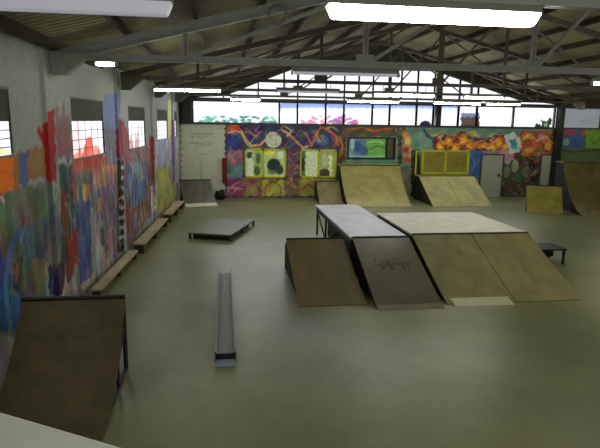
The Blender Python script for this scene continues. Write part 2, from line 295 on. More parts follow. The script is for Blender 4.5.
BACK_PAINT = [('p',[(-1.81,3.25),(0.06,3.28),(0.02,-0.09),(-1.89,-0.08)],(176,182,160),1),
('s',[(-1.44,2.77),(-1.36,2.81)],(122,128,116),0.25223278062788523,0.035),
('s',[(-1.35,2.77),(-1.26,2.77)],(122,128,116),0.4059239040486836,0.035),
('s',[(-1.24,2.79),(-1.11,2.82)],(122,128,116),0.26136058587207284,0.035),
('s',[(-1.07,2.79),(-0.95,2.76)],(122,128,116),0.4193488964992798,0.035),
('s',[(-0.89,2.8),(-0.76,2.82)],(122,128,116),0.6676502174093757,0.035),
('s',[(-0.73,2.8),(-0.62,2.8)],(122,128,116),0.6243365778287793,0.035),
('s',[(-0.61,2.8),(-0.47,2.79)],(122,128,116),0.4217751414126111,0.035),
('s',[(-1.36,2.67),(-1.3,2.64)],(122,128,116),0.5744625687551552,0.026),
('s',[(-1.27,2.67),(-1.17,2.68)],(122,128,116),0.2810021826704712,0.026),
('s',[(-1.15,2.66),(-1.08,2.7)],(122,128,116),0.4802277445327504,0.026),
('s',[(-1.07,2.67),(-1.02,2.68)],(122,128,116),0.5246441013623622,0.026),
('s',[(-1.01,2.66),(-0.88,2.65)],(122,128,116),0.40244138057019263,0.026),
('s',[(-0.86,2.68),(-0.72,2.69)],(122,128,116),0.5970059686139341,0.026),
('s',[(-0.67,2.68),(-0.53,2.69)],(122,128,116),0.2570805522498081,0.026),
('s',[(-0.48,2.69),(-0.34,2.68)],(122,128,116),0.46793196318214036,0.026),
('s',[(-1.49,2.4),(-1.36,2.39)],(122,128,116),0.5748272425115091,0.029),
('s',[(-1.33,2.42),(-1.23,2.4)],(122,128,116),0.5460340984662946,0.029),
('s',[(-1.19,2.42),(-1.14,2.41)],(122,128,116),0.5853810963302859,0.029),
('s',[(-1.12,2.41),(-1.02,2.41)],(122,128,116),0.43683684695035885,0.029),
('s',[(-0.99,2.4),(-0.87,2.41)],(122,128,116),0.4854216211935417,0.029),
('s',[(-0.85,2.41),(-0.78,2.43)],(122,128,116),0.35902083887224656,0.029),
('s',[(-0.73,2.42),(-0.68,2.42)],(122,128,116),0.4512351665014661,0.029),
('s',[(-0.64,2.42),(-0.5,2.39)],(122,128,116),0.5223307022402899,0.029),
('s',[(-1.19,2.32),(-1.1,2.28)],(122,128,116),0.5870658182244679,0.022),
('s',[(-1.05,2.32),(-0.94,2.3)],(122,128,116),0.5804252580501004,0.022),
('s',[(-0.89,2.3),(-0.85,2.31)],(122,128,116),0.6589920161371408,0.022),
('s',[(-0.8,2.32),(-0.73,2.28)],(122,128,116),0.43635233608413015,0.022),
('s',[(-0.72,2.29),(-0.68,2.32)],(122,128,116),0.48195053164512314,0.022),
('s',[(-0.65,2.3),(-0.55,2.32)],(122,128,116),0.5302274293919561,0.022),
('s',[(-1.25,1.89),(-0.52,1.94)],(130,140,120),0.7,0.011),
('p',[(-1.04,1.68),(-0.95,1.68),(-0.97,0.36),(-1.06,0.36)],(140,150,120),0.5),
('p',[(0.06,3.32),(5.23,3.39),(5.33,-0.03),(0.02,0.0)],(74,58,84),1),
('p',[(0.15,3.19),(0.62,3.24),(0.75,2.99),(0.53,2.81),(0.14,2.85)],(206,84,56),1),
('s',[(0.19,2.85),(0.53,2.94),(0.83,2.81)],(236,200,170),1,0.026),
('p',[(0.18,2.81),(0.7,2.73),(0.79,2.12),(0.13,2.07)],(48,58,136),1),
('p',[(0.13,2.12),(0.83,2.12),(0.83,1.46),(0.13,1.46)],(150,96,116),1),
('p',[(0.08,1.51),(0.83,1.51),(0.82,0.89),(0.08,0.89)],(86,132,134),1),
('p',[(0.12,0.89),(0.96,0.89),(0.95,0.09),(0.11,0.09)],(132,58,104),1),
('p',[(0.97,3.25),(5.23,3.3),(5.26,2.2),(0.96,2.17)],(58,62,104),1),
('p',[(0.71,3.24),(1.66,3.25),(1.66,2.74),(0.7,2.73)],(66,56,110),1),
('s',[(0.75,2.94),(0.96,2.56),(1.22,2.3),(1.58,2.35),(1.84,2.61),(2.01,2.87)],(226,170,120),1,0.048),
('s',[(0.75,2.86),(0.96,2.43),(1.22,2.17),(1.58,2.21)],(180,190,110),1,0.022),
('s',[(0.92,3.07),(1.36,2.73),(1.66,2.95)],(176,72,50),1,0.031),
('e',[(2.17,2.57)],(206,212,190),1,0.352,0.352),
('e',[(2.17,2.57)],(150,170,120),1,0.246,0.246),
('e',[(2.17,2.57)],(222,222,206),1,0.229,0.185),
('e',[(2.06,2.57)],(120,130,110),1,0.066,0.088),
('e',[(2.28,2.57)],(120,130,110),1,0.066,0.088),
('e',[(2.06,2.57)],(222,222,206),1,0.035,0.044),
('e',[(2.28,2.57)],(222,222,206),1,0.035,0.044),
('s',[(2.54,3.01),(2.85,2.84),(3.17,2.53),(3.49,2.23),(3.71,2.32)],(222,150,90),1,0.044),
('s',[(2.67,3.18),(2.99,2.97),(2.77,2.75)],(200,190,150),1,0.031),
('s',[(3.17,2.75),(3.34,3.02),(3.61,2.85),(3.89,2.37)],(206,110,60),1,0.031),
('e',[(4.34,2.59)],(76,110,150),1,0.308,0.242),
('e',[(3.34,2.89)],(62,92,60),0.8,0.176,0.176),
('s',[(3.85,2.32),(4.11,2.85),(4.28,3.16),(4.6,3.03),(4.97,2.77),(5.07,2.38)],(208,100,50),1,0.044),
('s',[(4.51,3.12),(4.82,3.17),(5.06,2.99)],(190,180,90),1,0.029),
('s',[(4.74,2.77),(4.98,2.46),(4.9,2.15)],(170,60,70),1,0.035),
('p',[(2.77,2.22),(3.35,2.23),(3.39,0.08),(2.79,0.08)],(92,66,92),1),
('s',[(2.86,2.05),(3.09,1.92),(3.27,2.05)],(170,110,80),1,0.026),
('s',[(2.87,1.74),(3.09,1.61),(3.27,1.74)],(120,70,140),1,0.026),
('s',[(2.87,1.43),(3.1,1.29),(3.28,1.43)],(170,110,80),1,0.026),
('s',[(2.87,1.12),(3.1,0.98),(3.28,1.12)],(120,70,140),1,0.026),
('s',[(2.88,0.8),(3.11,0.67),(3.28,0.8)],(170,110,80),1,0.026),
('s',[(2.88,0.49),(3.11,0.35),(3.29,0.48)],(120,70,140),1,0.026),
('p',[(0.78,0.89),(3.37,0.89),(3.39,0.08),(0.78,0.09)],(130,96,72),1),
('p',[(1.67,0.8),(2.65,0.8),(2.66,0.08),(1.67,0.08)],(172,166,62),1),
('p',[(0.96,0.71),(1.53,0.71),(1.53,0.08),(0.95,0.09)],(150,130,78),1),
('s',[(0.78,0.18),(0.87,0.53),(1.18,0.76),(1.49,0.53),(1.53,0.17)],(124,46,84),1,0.026),
('s',[(1.76,0.17),(1.85,0.53),(2.16,0.76),(2.47,0.53),(2.52,0.17)],(124,46,84),1,0.026),
('s',[(0.33,0.18),(0.69,0.53),(1.04,0.67),(1.4,0.62)],(176,74,130),1,0.035),
('s',[(0.2,0.36),(0.43,0.62),(0.69,0.71)],(190,110,150),1,0.031),
('p',[(3.37,0.89),(5.21,0.89),(5.23,0.07),(3.39,0.08)],(166,150,66),1),
('s',[(3.47,0.35),(3.74,0.62),(4.11,0.35)],(120,60,50),1,0.026),
('p',[(5.23,3.3),(8.8,3.35),(8.91,1.45),(5.29,1.44)],(98,138,122),1),
('p',[(5.23,3.22),(8.15,3.26),(8.17,2.76),(5.25,2.73)],(86,82,64),1),
('s',[(5.6,3.05),(6.15,3.18),(6.62,3.01),(7.17,3.11),(7.64,3.16)],(190,110,60),1,0.035),
('s',[(6.43,3.14),(6.9,2.97),(7.26,3.16)],(206,70,50),1,0.026),
('p',[(5.11,2.86),(5.43,2.87),(5.46,1.62),(5.14,1.62)],(96,64,52),1),
('s',[(5.15,2.78),(5.3,2.33),(5.18,1.89)],(190,130,70),1,0.026),
('p',[(7.84,2.8),(8.03,2.81),(8.1,1.54),(7.91,1.54)],(80,60,50),1),
('e',[(8.22,2.85)],(206,128,70),1,0.176,0.132),
('e',[(8.32,2.63)],(186,56,44),1,0.176,0.132),
('e',[(8.29,2.4)],(206,128,70),1,0.176,0.132),
('e',[(8.25,2.18)],(186,56,44),1,0.176,0.132),
('e',[(8.36,1.95)],(206,128,70),1,0.176,0.132),
('e',[(8.32,1.72)],(186,56,44),1,0.176,0.132),
('e',[(8.32,2.63)],(214,190,90),1,0.15,0.176),
('e',[(8.5,2.09)],(206,170,110),1,0.132,0.176),
('p',[(8.49,2.18),(8.92,2.18),(9.07,-0.37),(8.63,-0.37)],(52,44,38),1),
('s',[(8.56,1.72),(8.88,1.26),(8.66,0.8)],(110,90,70),0.7,0.026),
('p',[(8.81,3.22),(15.55,3.31),(15.7,1.9),(8.89,1.86)],(108,146,132),1),
('s',[(9.06,3.09),(9.21,2.86),(9.51,2.69),(9.9,2.6)],(78,66,96),1,0.066),
('p',[(9.46,2.73),(9.83,2.92),(10.42,2.83),(10.89,3.07),(11.4,2.8),(12.09,2.71),(12.76,3.0),(13.28,2.73),(13.43,2.21),(12.85,2.02),(11.55,2.11),(10.38,2.05),(9.6,2.09)],(84,50,76),1),
('e',[(9.87,2.37)],(226,104,28),1,0.22,0.176),
('e',[(9.87,2.37)],(246,190,50),1,0.132,0.106),
('e',[(10.29,2.56)],(226,104,28),1,0.22,0.22),
('e',[(10.29,2.56)],(246,190,50),1,0.132,0.132),
('e',[(10.65,2.33)],(226,104,28),1,0.22,0.176),
('e',[(10.65,2.33)],(246,190,50),1,0.132,0.106),
('e',[(10.97,2.66)],(226,104,28),1,0.198,0.264),
('e',[(10.97,2.66)],(246,190,50),1,0.119,0.158),
('e',[(11.38,2.38)],(226,104,28),1,0.264,0.176),
('e',[(11.38,2.38)],(246,190,50),1,0.158,0.106),
('e',[(11.87,2.39)],(226,104,28),1,0.264,0.132),
('e',[(11.87,2.39)],(246,190,50),1,0.158,0.079),
('e',[(12.37,2.35)],(226,104,28),1,0.264,0.154),
('e',[(12.37,2.35)],(246,190,50),1,0.158,0.092),
('e',[(12.75,2.58)],(226,104,28),1,0.22,0.264),
('e',[(12.75,2.58)],(246,190,50),1,0.132,0.158),
('e',[(13.07,2.35)],(226,104,28),1,0.176,0.22),
('e',[(13.07,2.35)],(246,190,50),1,0.106,0.132),
('s',[(9.71,2.64),(10.07,2.33),(10.43,2.6),(10.85,2.24)],(200,50,30),1,0.018),
('s',[(11.61,2.52),(12.23,2.25),(12.63,2.72)],(252,230,120),1,0.018),
('p',[(11.2,2.2),(11.94,2.2),(12.04,0.89),(11.3,0.89)],(62,100,172),1),
('s',[(11.3,2.11),(11.64,1.55),(11.44,0.99)],(100,140,200),0.7,0.031),
('p',[(11.94,2.2),(12.93,2.21),(12.95,1.93),(11.96,1.93)],(128,120,150),1),
('p',[(12.88,2.21),(14.9,2.23),(15.15,-0.17),(13.09,-0.16)],(70,64,52),1),
('p',[(12.83,2.21),(13.53,2.22),(13.58,1.75),(12.87,1.74)],(196,128,150),1),
('p',[(12.97,2.86),(13.45,3.05),(13.89,2.68),(13.84,2.12),(13.35,2.03)],(198,214,206),1),
('p',[(13.24,2.68),(13.58,2.77),(13.72,2.31),(13.43,2.21)],(70,160,146),1),
('p',[(13.75,3.1),(15.57,3.12),(15.7,1.95),(13.96,1.94)],(178,92,52),1),
('e',[(14.07,2.87)],(226,120,40),1,0.176,0.132),
('e',[(14.51,2.55)],(206,60,40),1,0.176,0.22),
('e',[(14.83,2.83)],(196,110,150),1,0.176,0.176),
('e',[(15.24,2.42)],(216,150,60),1,0.176,0.22),
('e',[(15.39,2.84)],(120,90,50),1,0.132,0.176),
('e',[(14.29,2.22)],(230,150,60),1,0.22,0.132),
('e',[(15.11,2.13)],(130,50,40),1,0.176,0.132),
('e',[(14.75,2.18)],(90,120,60),1,0.132,0.132),
('s',[(13.89,2.68),(14.26,2.97),(14.65,2.65),(15.03,2.88),(15.48,2.56)],(244,200,80),1,0.024),
('e',[(13.65,1.46)],(142,152,120),1,0.176,0.308),
('e',[(13.27,1.75)],(176,160,168),1,0.176,0.22),
('e',[(14.24,1.18)],(96,104,84),1,0.176,0.264),
('e',[(13.91,0.89)],(70,100,60),1,0.176,0.176),
('e',[(14.51,1.56)],(48,34,36),1,0.176,0.264),
('e',[(14.68,0.89)],(60,48,44),1,0.22,0.22),
('e',[(13.27,1.18)],(110,120,90),1,0.176,0.264),
('e',[(14.8,1.75)],(150,60,60),1,0.132,0.176),
('s',[(13.14,-0.11),(13.02,0.61)],(60,54,34),1,0.02),
('s',[(13.28,-0.11),(13.28,0.51)],(116,88,48),1,0.02),
('s',[(13.42,-0.11),(13.53,0.42)],(60,54,34),1,0.02),
('s',[(13.57,-0.11),(13.48,0.32)],(116,88,48),1,0.02),
('s',[(13.71,-0.11),(13.69,0.61)],(60,54,34),1,0.02),
('s',[(13.85,-0.11),(13.95,0.51)],(116,88,48),1,0.02),
('s',[(14.0,-0.12),(13.9,0.42)],(60,54,34),1,0.02),
('s',[(14.14,-0.12),(14.15,0.32)],(116,88,48),1,0.02),
('s',[(14.29,-0.12),(14.37,0.61)],(60,54,34),1,0.02),
('s',[(14.43,-0.12),(14.32,0.51)],(116,88,48),1,0.02),
('s',[(14.58,-0.12),(14.57,0.41)],(60,54,34),1,0.02),
('s',[(14.72,-0.12),(14.83,0.32)],(116,88,48),1,0.02),
('s',[(14.87,-0.12),(14.74,0.61)],(60,54,34),1,0.02),
('s',[(15.01,-0.12),(15.0,0.51)],(116,88,48),1,0.02),
('p',[(15.41,3.17),(15.61,3.17),(16.02,-0.47),(15.81,-0.47)],(58,52,50),1),
('p',[(15.76,3.26),(19.94,3.32),(20.16,1.78),(15.93,1.76)],(84,104,66),1),
('p',[(15.76,3.26),(16.99,3.28),(17.11,2.34),(15.86,2.33)],(70,92,140),1),
('e',[(16.29,3.08)],(168,60,70),1,0.352,0.132),
('e',[(16.71,2.62)],(58,82,160),1,0.308,0.22),
('e',[(16.14,2.61)],(120,160,150),1,0.176,0.176),
('e',[(17.02,3.05)],(200,70,60),1,0.176,0.132),
('p',[(17.11,3.19),(19.95,3.22),(20.08,2.36),(17.21,2.34)],(116,158,60),1),
('s',[(17.23,3.0),(17.61,2.53),(17.98,2.92)],(70,130,60),1,0.031),
('s',[(16.03,2.23),(16.66,2.14),(17.96,2.25)],(60,66,44),1,0.035),
('p',[(15.93,1.76),(20.16,1.78),(20.5,-0.5),(16.18,-0.47)],(98,94,70),1)]
PANE_LEFT = [('p',[(10.84,2.57),(11.29,2.97),(11.57,3.08),(11.79,2.75),(11.78,2.33),(10.93,2.41)],(226,70,50),0.9),
('p',[(10.22,2.83),(10.52,2.71),(10.89,2.83),(11.22,2.58),(11.95,2.87),(12.36,2.63),(12.31,2.4),(10.17,2.57)],(220,110,96),0.8),
('p',[(10.54,3.36),(11.12,3.4),(11.13,2.78),(10.54,2.82)],(240,170,180),0.35),
('p',[(14.59,2.7),(15.2,2.94),(15.49,2.55),(15.97,3.09),(16.13,2.52),(17.0,2.59),(16.96,2.41),(14.56,2.55)],(190,130,140),0.8),
('p',[(7.58,3.0),(7.95,2.95),(7.93,2.82),(7.55,2.84)],(240,190,120),0.6)]
PANE_BACK = [('e',[(-0.28,3.33)],(60,170,130),0.9,0.089,0.062),
('e',[(0.92,3.53)],(40,130,110),0.9,0.098,0.059),
('e',[(2.22,3.34)],(40,130,110),0.9,0.134,0.056),
('e',[(-0.3,3.24)],(60,170,130),0.9,0.142,0.052),
('e',[(1.14,3.25)],(90,190,150),0.9,0.126,0.061),
('e',[(1.5,3.49)],(50,110,120),0.9,0.079,0.061),
('e',[(1.28,3.54)],(50,110,120),0.9,0.091,0.07),
('e',[(2.11,3.27)],(50,110,120),0.9,0.088,0.037),
('e',[(-0.34,3.54)],(90,190,150),0.9,0.095,0.063),
('e',[(0.32,3.47)],(50,110,120),0.9,0.108,0.059),
('e',[(0.85,3.52)],(90,190,150),0.9,0.119,0.076),
('e',[(2.2,3.42)],(60,170,130),0.9,0.069,0.073),
('e',[(1.28,3.26)],(90,190,150),0.9,0.133,0.06),
('e',[(-0.65,3.3)],(90,190,150),0.9,0.115,0.056),
('e',[(1.57,3.31)],(50,110,120),0.9,0.067,0.048),
('e',[(1.81,3.26)],(90,190,150),0.9,0.112,0.037),
('e',[(0.75,3.53)],(60,170,130),0.9,0.08,0.046),
('e',[(-0.05,3.23)],(40,130,110),0.9,0.111,0.037),
('e',[(2.14,3.29)],(90,190,150),0.9,0.078,0.066),
('e',[(-0.03,3.54)],(50,110,120),0.9,0.14,0.052),
('e',[(1.8,3.31)],(60,170,130),0.9,0.137,0.065),
('e',[(0.97,3.55)],(40,130,110),0.9,0.102,0.054),
('e',[(2.02,3.33)],(90,190,150),0.9,0.078,0.049),
('e',[(-1.01,3.28)],(40,130,110),0.9,0.109,0.036),
('e',[(-0.85,3.35)],(90,190,150),0.9,0.098,0.065),
('e',[(0.93,3.27)],(60,170,130),0.9,0.1,0.061),
('e',[(2.11,3.28)],(90,190,150),0.9,0.097,0.061),
('e',[(-0.47,3.24)],(90,190,150),0.9,0.126,0.072),
('e',[(-0.08,3.28)],(40,130,110),0.9,0.128,0.036),
('e',[(-0.04,3.25)],(40,130,110),0.9,0.131,0.046),
('e',[(1.16,3.39)],(90,190,150),0.9,0.062,0.062),
('e',[(1.15,3.27)],(60,170,130),0.9,0.131,0.077),
('e',[(0.04,3.38)],(40,130,110),0.9,0.138,0.055),
('e',[(1.52,3.25)],(40,130,110),0.9,0.145,0.049),
('e',[(1.78,3.3)],(90,190,150),0.9,0.133,0.039),
('e',[(0.87,3.3)],(50,110,120),0.9,0.103,0.073),
('e',[(0.07,3.29)],(50,110,120),0.9,0.093,0.053),
('e',[(-0.54,3.22)],(50,110,120),0.9,0.144,0.074),
('e',[(0.77,3.57)],(50,110,120),0.9,0.122,0.037),
('e',[(1.69,3.41)],(90,190,150),0.9,0.103,0.048),
('e',[(1.86,3.51)],(60,170,130),0.9,0.136,0.078),
('e',[(1.6,3.25)],(40,130,110),0.9,0.14,0.066),
('e',[(1.89,3.54)],(60,170,130),0.9,0.109,0.036),
('e',[(-0.49,3.26)],(50,110,120),0.9,0.117,0.058),
('e',[(-0.87,3.5)],(50,110,120),0.9,0.064,0.041),
('e',[(1.6,3.26)],(60,170,130),0.9,0.074,0.041),
('e',[(-0.49,3.44)],(60,170,130),0.9,0.142,0.071),
('e',[(0.54,3.35)],(40,130,110),0.9,0.092,0.068),
('e',[(-0.18,3.32)],(60,170,130),0.9,0.094,0.056),
('e',[(1.75,3.46)],(50,110,120),0.9,0.057,0.037),
('e',[(2.15,3.51)],(90,190,150),0.9,0.061,0.057),
('e',[(-0.54,3.23)],(90,190,150),0.9,0.09,0.052),
('e',[(0.12,3.25)],(60,170,130),0.9,0.085,0.041),
('e',[(1.29,3.3)],(90,190,150),0.9,0.061,0.043),
('e',[(0.45,3.38)],(60,170,130),0.9,0.105,0.063),
('e',[(0.98,3.31)],(90,190,150),0.9,0.089,0.057),
('e',[(0.32,3.4)],(90,190,150),0.9,0.097,0.046),
('e',[(1.22,3.25)],(60,170,130),0.9,0.094,0.054),
('e',[(2.02,3.31)],(90,190,150),0.9,0.14,0.07),
('e',[(-0.65,3.38)],(50,110,120),0.9,0.144,0.067),
('e',[(1.13,3.43)],(60,170,130),0.9,0.107,0.04),
('e',[(0.49,3.26)],(60,170,130),0.9,0.09,0.058),
('e',[(1.1,3.3)],(60,170,130),0.9,0.132,0.05),
('e',[(-0.97,3.22)],(90,190,150),0.9,0.099,0.066),
('e',[(0.84,3.46)],(40,130,110),0.9,0.056,0.069),
('e',[(-0.7,3.41)],(90,190,150),0.9,0.143,0.038),
('e',[(1.8,3.27)],(40,130,110),0.9,0.06,0.079),
('e',[(0.43,3.4)],(50,110,120),0.9,0.144,0.046),
('e',[(2.03,3.37)],(40,130,110),0.9,0.146,0.052),
('e',[(2.14,3.32)],(50,110,120),0.9,0.125,0.042),
('e',[(-0.54,3.28)],(50,110,120),0.9,0.139,0.042),
('e',[(1.39,3.54)],(40,130,110),0.9,0.103,0.055),
('e',[(-0.61,3.41)],(40,130,110),0.9,0.067,0.058),
('e',[(1.74,3.36)],(50,110,120),0.9,0.128,0.065),
('e',[(0.89,3.36)],(90,190,150),0.9,0.148,0.074),
('e',[(-0.97,3.3)],(90,190,150),0.9,0.09,0.043),
('e',[(-0.27,3.31)],(50,110,120),0.9,0.136,0.054),
('e',[(1.24,3.26)],(60,170,130),0.9,0.109,0.075),
('e',[(0.52,3.42)],(60,170,130),0.9,0.136,0.053),
('e',[(0.47,3.26)],(60,170,130),0.9,0.076,0.067),
('e',[(2.09,3.51)],(90,190,150),0.9,0.076,0.044),
('e',[(-0.6,3.35)],(90,190,150),0.9,0.118,0.037),
('e',[(-0.5,3.23)],(60,170,130),0.9,0.071,0.039),
('e',[(-0.67,3.25)],(50,110,120),0.9,0.141,0.037),
('e',[(0.84,3.4)],(50,110,120),0.9,0.053,0.05),
('e',[(0.18,3.24)],(50,110,120),0.9,0.115,0.068),
('e',[(0.22,3.34)],(50,110,120),0.9,0.064,0.047),
('e',[(-0.68,3.49)],(90,190,150),0.9,0.141,0.039),
('e',[(1.16,3.29)],(90,190,150),0.9,0.096,0.064),
('e',[(-0.7,3.52)],(60,170,130),0.9,0.086,0.06),
('e',[(1.13,3.34)],(40,130,110),0.9,0.059,0.048),
('e',[(1.06,3.43)],(50,110,120),0.9,0.067,0.052),
('e',[(-0.65,3.52)],(50,110,120),0.9,0.066,0.05),
('e',[(0.76,3.39)],(40,130,110),0.9,0.097,0.049),
('e',[(1.25,3.25)],(50,110,120),0.9,0.07,0.06),
('e',[(0.12,3.26)],(60,170,130),0.9,0.09,0.074),
('e',[(0.51,3.26)],(90,190,150),0.9,0.12,0.058),
('e',[(2.05,3.33)],(50,110,120),0.9,0.131,0.038),
('e',[(1.72,3.26)],(60,170,130),0.9,0.079,0.04),
('e',[(0.79,3.53)],(50,110,120),0.9,0.064,0.066),
('e',[(1.14,3.3)],(40,130,110),0.9,0.148,0.041),
('e',[(1.76,3.48)],(40,130,110),0.9,0.106,0.043),
('e',[(-0.39,3.25)],(50,110,120),0.9,0.128,0.037),
('e',[(1.87,3.57)],(90,190,150),0.9,0.09,0.06),
('e',[(1.02,3.57)],(50,110,120),0.9,0.119,0.048),
('e',[(-0.95,3.23)],(40,130,110),0.9,0.114,0.04),
('e',[(0.55,3.33)],(40,130,110),0.9,0.097,0.044),
('e',[(-0.93,3.3)],(90,190,150),0.9,0.115,0.055),
('e',[(2.09,3.53)],(60,170,130),0.9,0.066,0.07),
('e',[(-0.96,3.35)],(60,170,130),0.9,0.102,0.057),
('e',[(0.62,3.92)],(200,205,225),0.7,0.22,0.132),
('e',[(4.59,3.35)],(230,110,150),0.8,0.122,0.06),
('e',[(3.52,3.54)],(230,110,150),0.8,0.114,0.036),
('e',[(4.35,3.36)],(230,110,150),0.8,0.117,0.068),
('e',[(3.97,3.51)],(230,110,150),0.8,0.091,0.039),
('e',[(3.93,3.55)],(210,70,110),0.8,0.109,0.049),
('e',[(4.3,3.42)],(210,70,110),0.8,0.086,0.058),
('e',[(3.46,3.38)],(210,70,110),0.8,0.108,0.051),
('e',[(4.55,3.5)],(236,150,190),0.8,0.082,0.048),
('e',[(3.88,3.37)],(210,70,110),0.8,0.13,0.064),
('e',[(4.41,3.31)],(230,110,150),0.8,0.089,0.042),
('e',[(3.45,3.43)],(230,110,150),0.8,0.093,0.058),
('e',[(3.56,3.3)],(230,110,150),0.8,0.092,0.037),
('e',[(3.93,3.34)],(230,110,150),0.8,0.055,0.06),
('e',[(3.93,3.37)],(230,110,150),0.8,0.055,0.069),
('e',[(3.73,3.36)],(230,110,150),0.8,0.068,0.047),
('e',[(3.86,3.3)],(210,70,110),0.8,0.057,0.061),
('e',[(4.65,3.61)],(210,70,110),0.8,0.115,0.069),
('e',[(3.74,3.33)],(210,70,110),0.8,0.117,0.057),
('e',[(3.82,3.29)],(236,150,190),0.8,0.087,0.038),
('e',[(3.43,3.28)],(230,110,150),0.8,0.06,0.041),
('e',[(4.03,3.31)],(210,70,110),0.8,0.093,0.047),
('e',[(3.85,3.39)],(210,70,110),0.8,0.081,0.058),
('e',[(3.81,3.44)],(210,70,110),0.8,0.128,0.038),
('e',[(3.66,3.37)],(236,150,190),0.8,0.093,0.054),
('e',[(4.27,3.6)],(236,150,190),0.8,0.067,0.061),
('e',[(3.9,3.6)],(210,70,110),0.8,0.081,0.042),
('e',[(3.97,3.38)],(230,110,150),0.8,0.108,0.047),
('e',[(4.06,3.51)],(210,70,110),0.8,0.125,0.06),
('e',[(3.48,3.3)],(230,110,150),0.8,0.112,0.064),
('e',[(4.38,3.48)],(236,150,190),0.8,0.06,0.044),
('e',[(3.5,3.44)],(236,150,190),0.8,0.057,0.052),
('e',[(4.23,3.64)],(230,110,150),0.8,0.053,0.042),
('e',[(3.85,3.34)],(230,110,150),0.8,0.088,0.064),
('e',[(3.73,3.29)],(236,150,190),0.8,0.065,0.058),
('e',[(5.9,3.33)],(200,60,110),0.85,0.084,0.051),
('e',[(5.31,3.7)],(190,80,180),0.85,0.087,0.075),
('e',[(5.27,3.56)],(150,60,170),0.85,0.065,0.072),
('e',[(5.75,3.33)],(150,60,170),0.85,0.136,0.053),
('e',[(5.28,3.4)],(200,60,110),0.85,0.127,0.066),
('e',[(5.62,3.55)],(200,60,110),0.85,0.089,0.065),
('e',[(5.65,3.39)],(200,60,110),0.85,0.136,0.06),
('e',[(4.97,3.44)],(150,60,170),0.85,0.098,0.07),
('e',[(5.13,3.37)],(110,50,140),0.85,0.121,0.077),
('e',[(5.22,3.56)],(110,50,140),0.85,0.11,0.052),
('e',[(5.72,3.33)],(110,50,140),0.85,0.08,0.059),
('e',[(4.99,3.34)],(200,60,110),0.85,0.135,0.07),
('e',[(5.83,3.4)],(200,60,110),0.85,0.095,0.077),
('e',[(5.29,3.64)],(150,60,170),0.85,0.094,0.079),
('e',[(5.07,3.59)],(190,80,180),0.85,0.076,0.047),
('e',[(5.07,3.46)],(190,80,180),0.85,0.112,0.045),
('e',[(5.05,3.43)],(110,50,140),0.85,0.089,0.07),
('e',[(4.9,3.39)],(190,80,180),0.85,0.134,0.06),
('e',[(4.91,3.47)],(110,50,140),0.85,0.117,0.078),
('e',[(5.84,3.38)],(190,80,180),0.85,0.136,0.061),
('e',[(5.15,3.6)],(110,50,140),0.85,0.084,0.06),
('e',[(5.68,3.38)],(150,60,170),0.85,0.081,0.072),
('e',[(4.75,3.38)],(150,60,170),0.85,0.073,0.045),
('e',[(4.73,3.42)],(110,50,140),0.85,0.124,0.056),
('e',[(5.89,3.32)],(200,60,110),0.85,0.076,0.044),
('e',[(5.8,3.46)],(200,60,110),0.85,0.109,0.073),
('e',[(5.1,3.38)],(110,50,140),0.85,0.125,0.059),
('e',[(5.13,3.31)],(190,80,180),0.85,0.065,0.079),
('e',[(5.81,3.46)],(200,60,110),0.85,0.081,0.049),
('e',[(5.32,3.66)],(190,80,180),0.85,0.105,0.054),
('e',[(4.78,3.37)],(200,60,110),0.85,0.066,0.073),
('e',[(5.27,3.58)],(200,60,110),0.85,0.135,0.073),
('e',[(5.16,3.53)],(190,80,180),0.85,0.085,0.047),
('e',[(5.9,3.38)],(200,60,110),0.85,0.094,0.056),
('e',[(5.06,3.38)],(110,50,140),0.85,0.084,0.063),
('e',[(4.89,3.31)],(200,60,110),0.85,0.1,0.052),
('e',[(5.83,3.41)],(150,60,170),0.85,0.064,0.064),
('e',[(5.3,3.43)],(150,60,170),0.85,0.118,0.076),
('e',[(5.24,3.33)],(200,60,110),0.85,0.064,0.061),
('e',[(4.95,3.53)],(200,60,110),0.85,0.076,0.057),
('e',[(5.1,3.39)],(110,50,140),0.85,0.137,0.077),
('e',[(5.45,3.51)],(200,60,110),0.85,0.064,0.059),
('e',[(5.89,3.32)],(150,60,170),0.85,0.08,0.051),
('e',[(5.55,3.35)],(150,60,170),0.85,0.112,0.048),
('e',[(5.84,3.47)],(200,60,110),0.85,0.116,0.059),
('e',[(5.27,3.42)],(200,60,110),0.85,0.106,0.05),
('e',[(5.86,3.33)],(200,60,110),0.85,0.133,0.05),
('e',[(5.52,3.52)],(190,80,180),0.85,0.073,0.046),
('e',[(5.09,3.51)],(190,80,180),0.85,0.072,0.049),
('e',[(5.36,3.47)],(150,60,170),0.85,0.07,0.058),
('e',[(9.12,3.29)],(52,36,70),1,0.286,0.229),
('e',[(9.12,3.18)],(60,40,74),1,0.308,0.114),
('p',[(10.79,3.7),(11.71,3.71),(11.76,3.12),(10.83,3.11)],(84,70,56),1),
('p',[(10.78,3.88),(11.7,3.89),(11.71,3.71),(10.79,3.7)],(110,120,150),1),
('p',[(14.39,3.2),(14.56,3.53),(14.83,3.35),(14.74,3.71),(15.01,3.53),(15.24,3.77),(15.36,3.58),(15.2,3.21)],(44,60,50),1),
('e',[(15.03,3.39)],(120,150,110),1,0.097,0.097),
('s',[(12.48,3.31),(12.7,3.64),(12.94,3.73),(13.12,3.41)],(200,200,120),0.7,0.018),
('s',[(13.31,3.51),(13.33,3.78)],(190,170,160),0.6,0.018),
('p',[(2.44,4.25),(3.19,4.27),(3.2,3.97),(2.45,3.95)],(80,120,225),0.8),  # bluish tint laid across the tops of the panes
('p',[(2.45,3.95),(3.2,3.97),(3.2,3.84),(2.45,3.82)],(130,165,240),0.5),
('p',[(3.24,4.27),(4.48,4.29),(4.49,3.99),(3.24,3.97)],(80,120,225),0.8),
('p',[(3.24,3.97),(4.49,3.99),(4.49,3.86),(3.24,3.84)],(130,165,240),0.5),
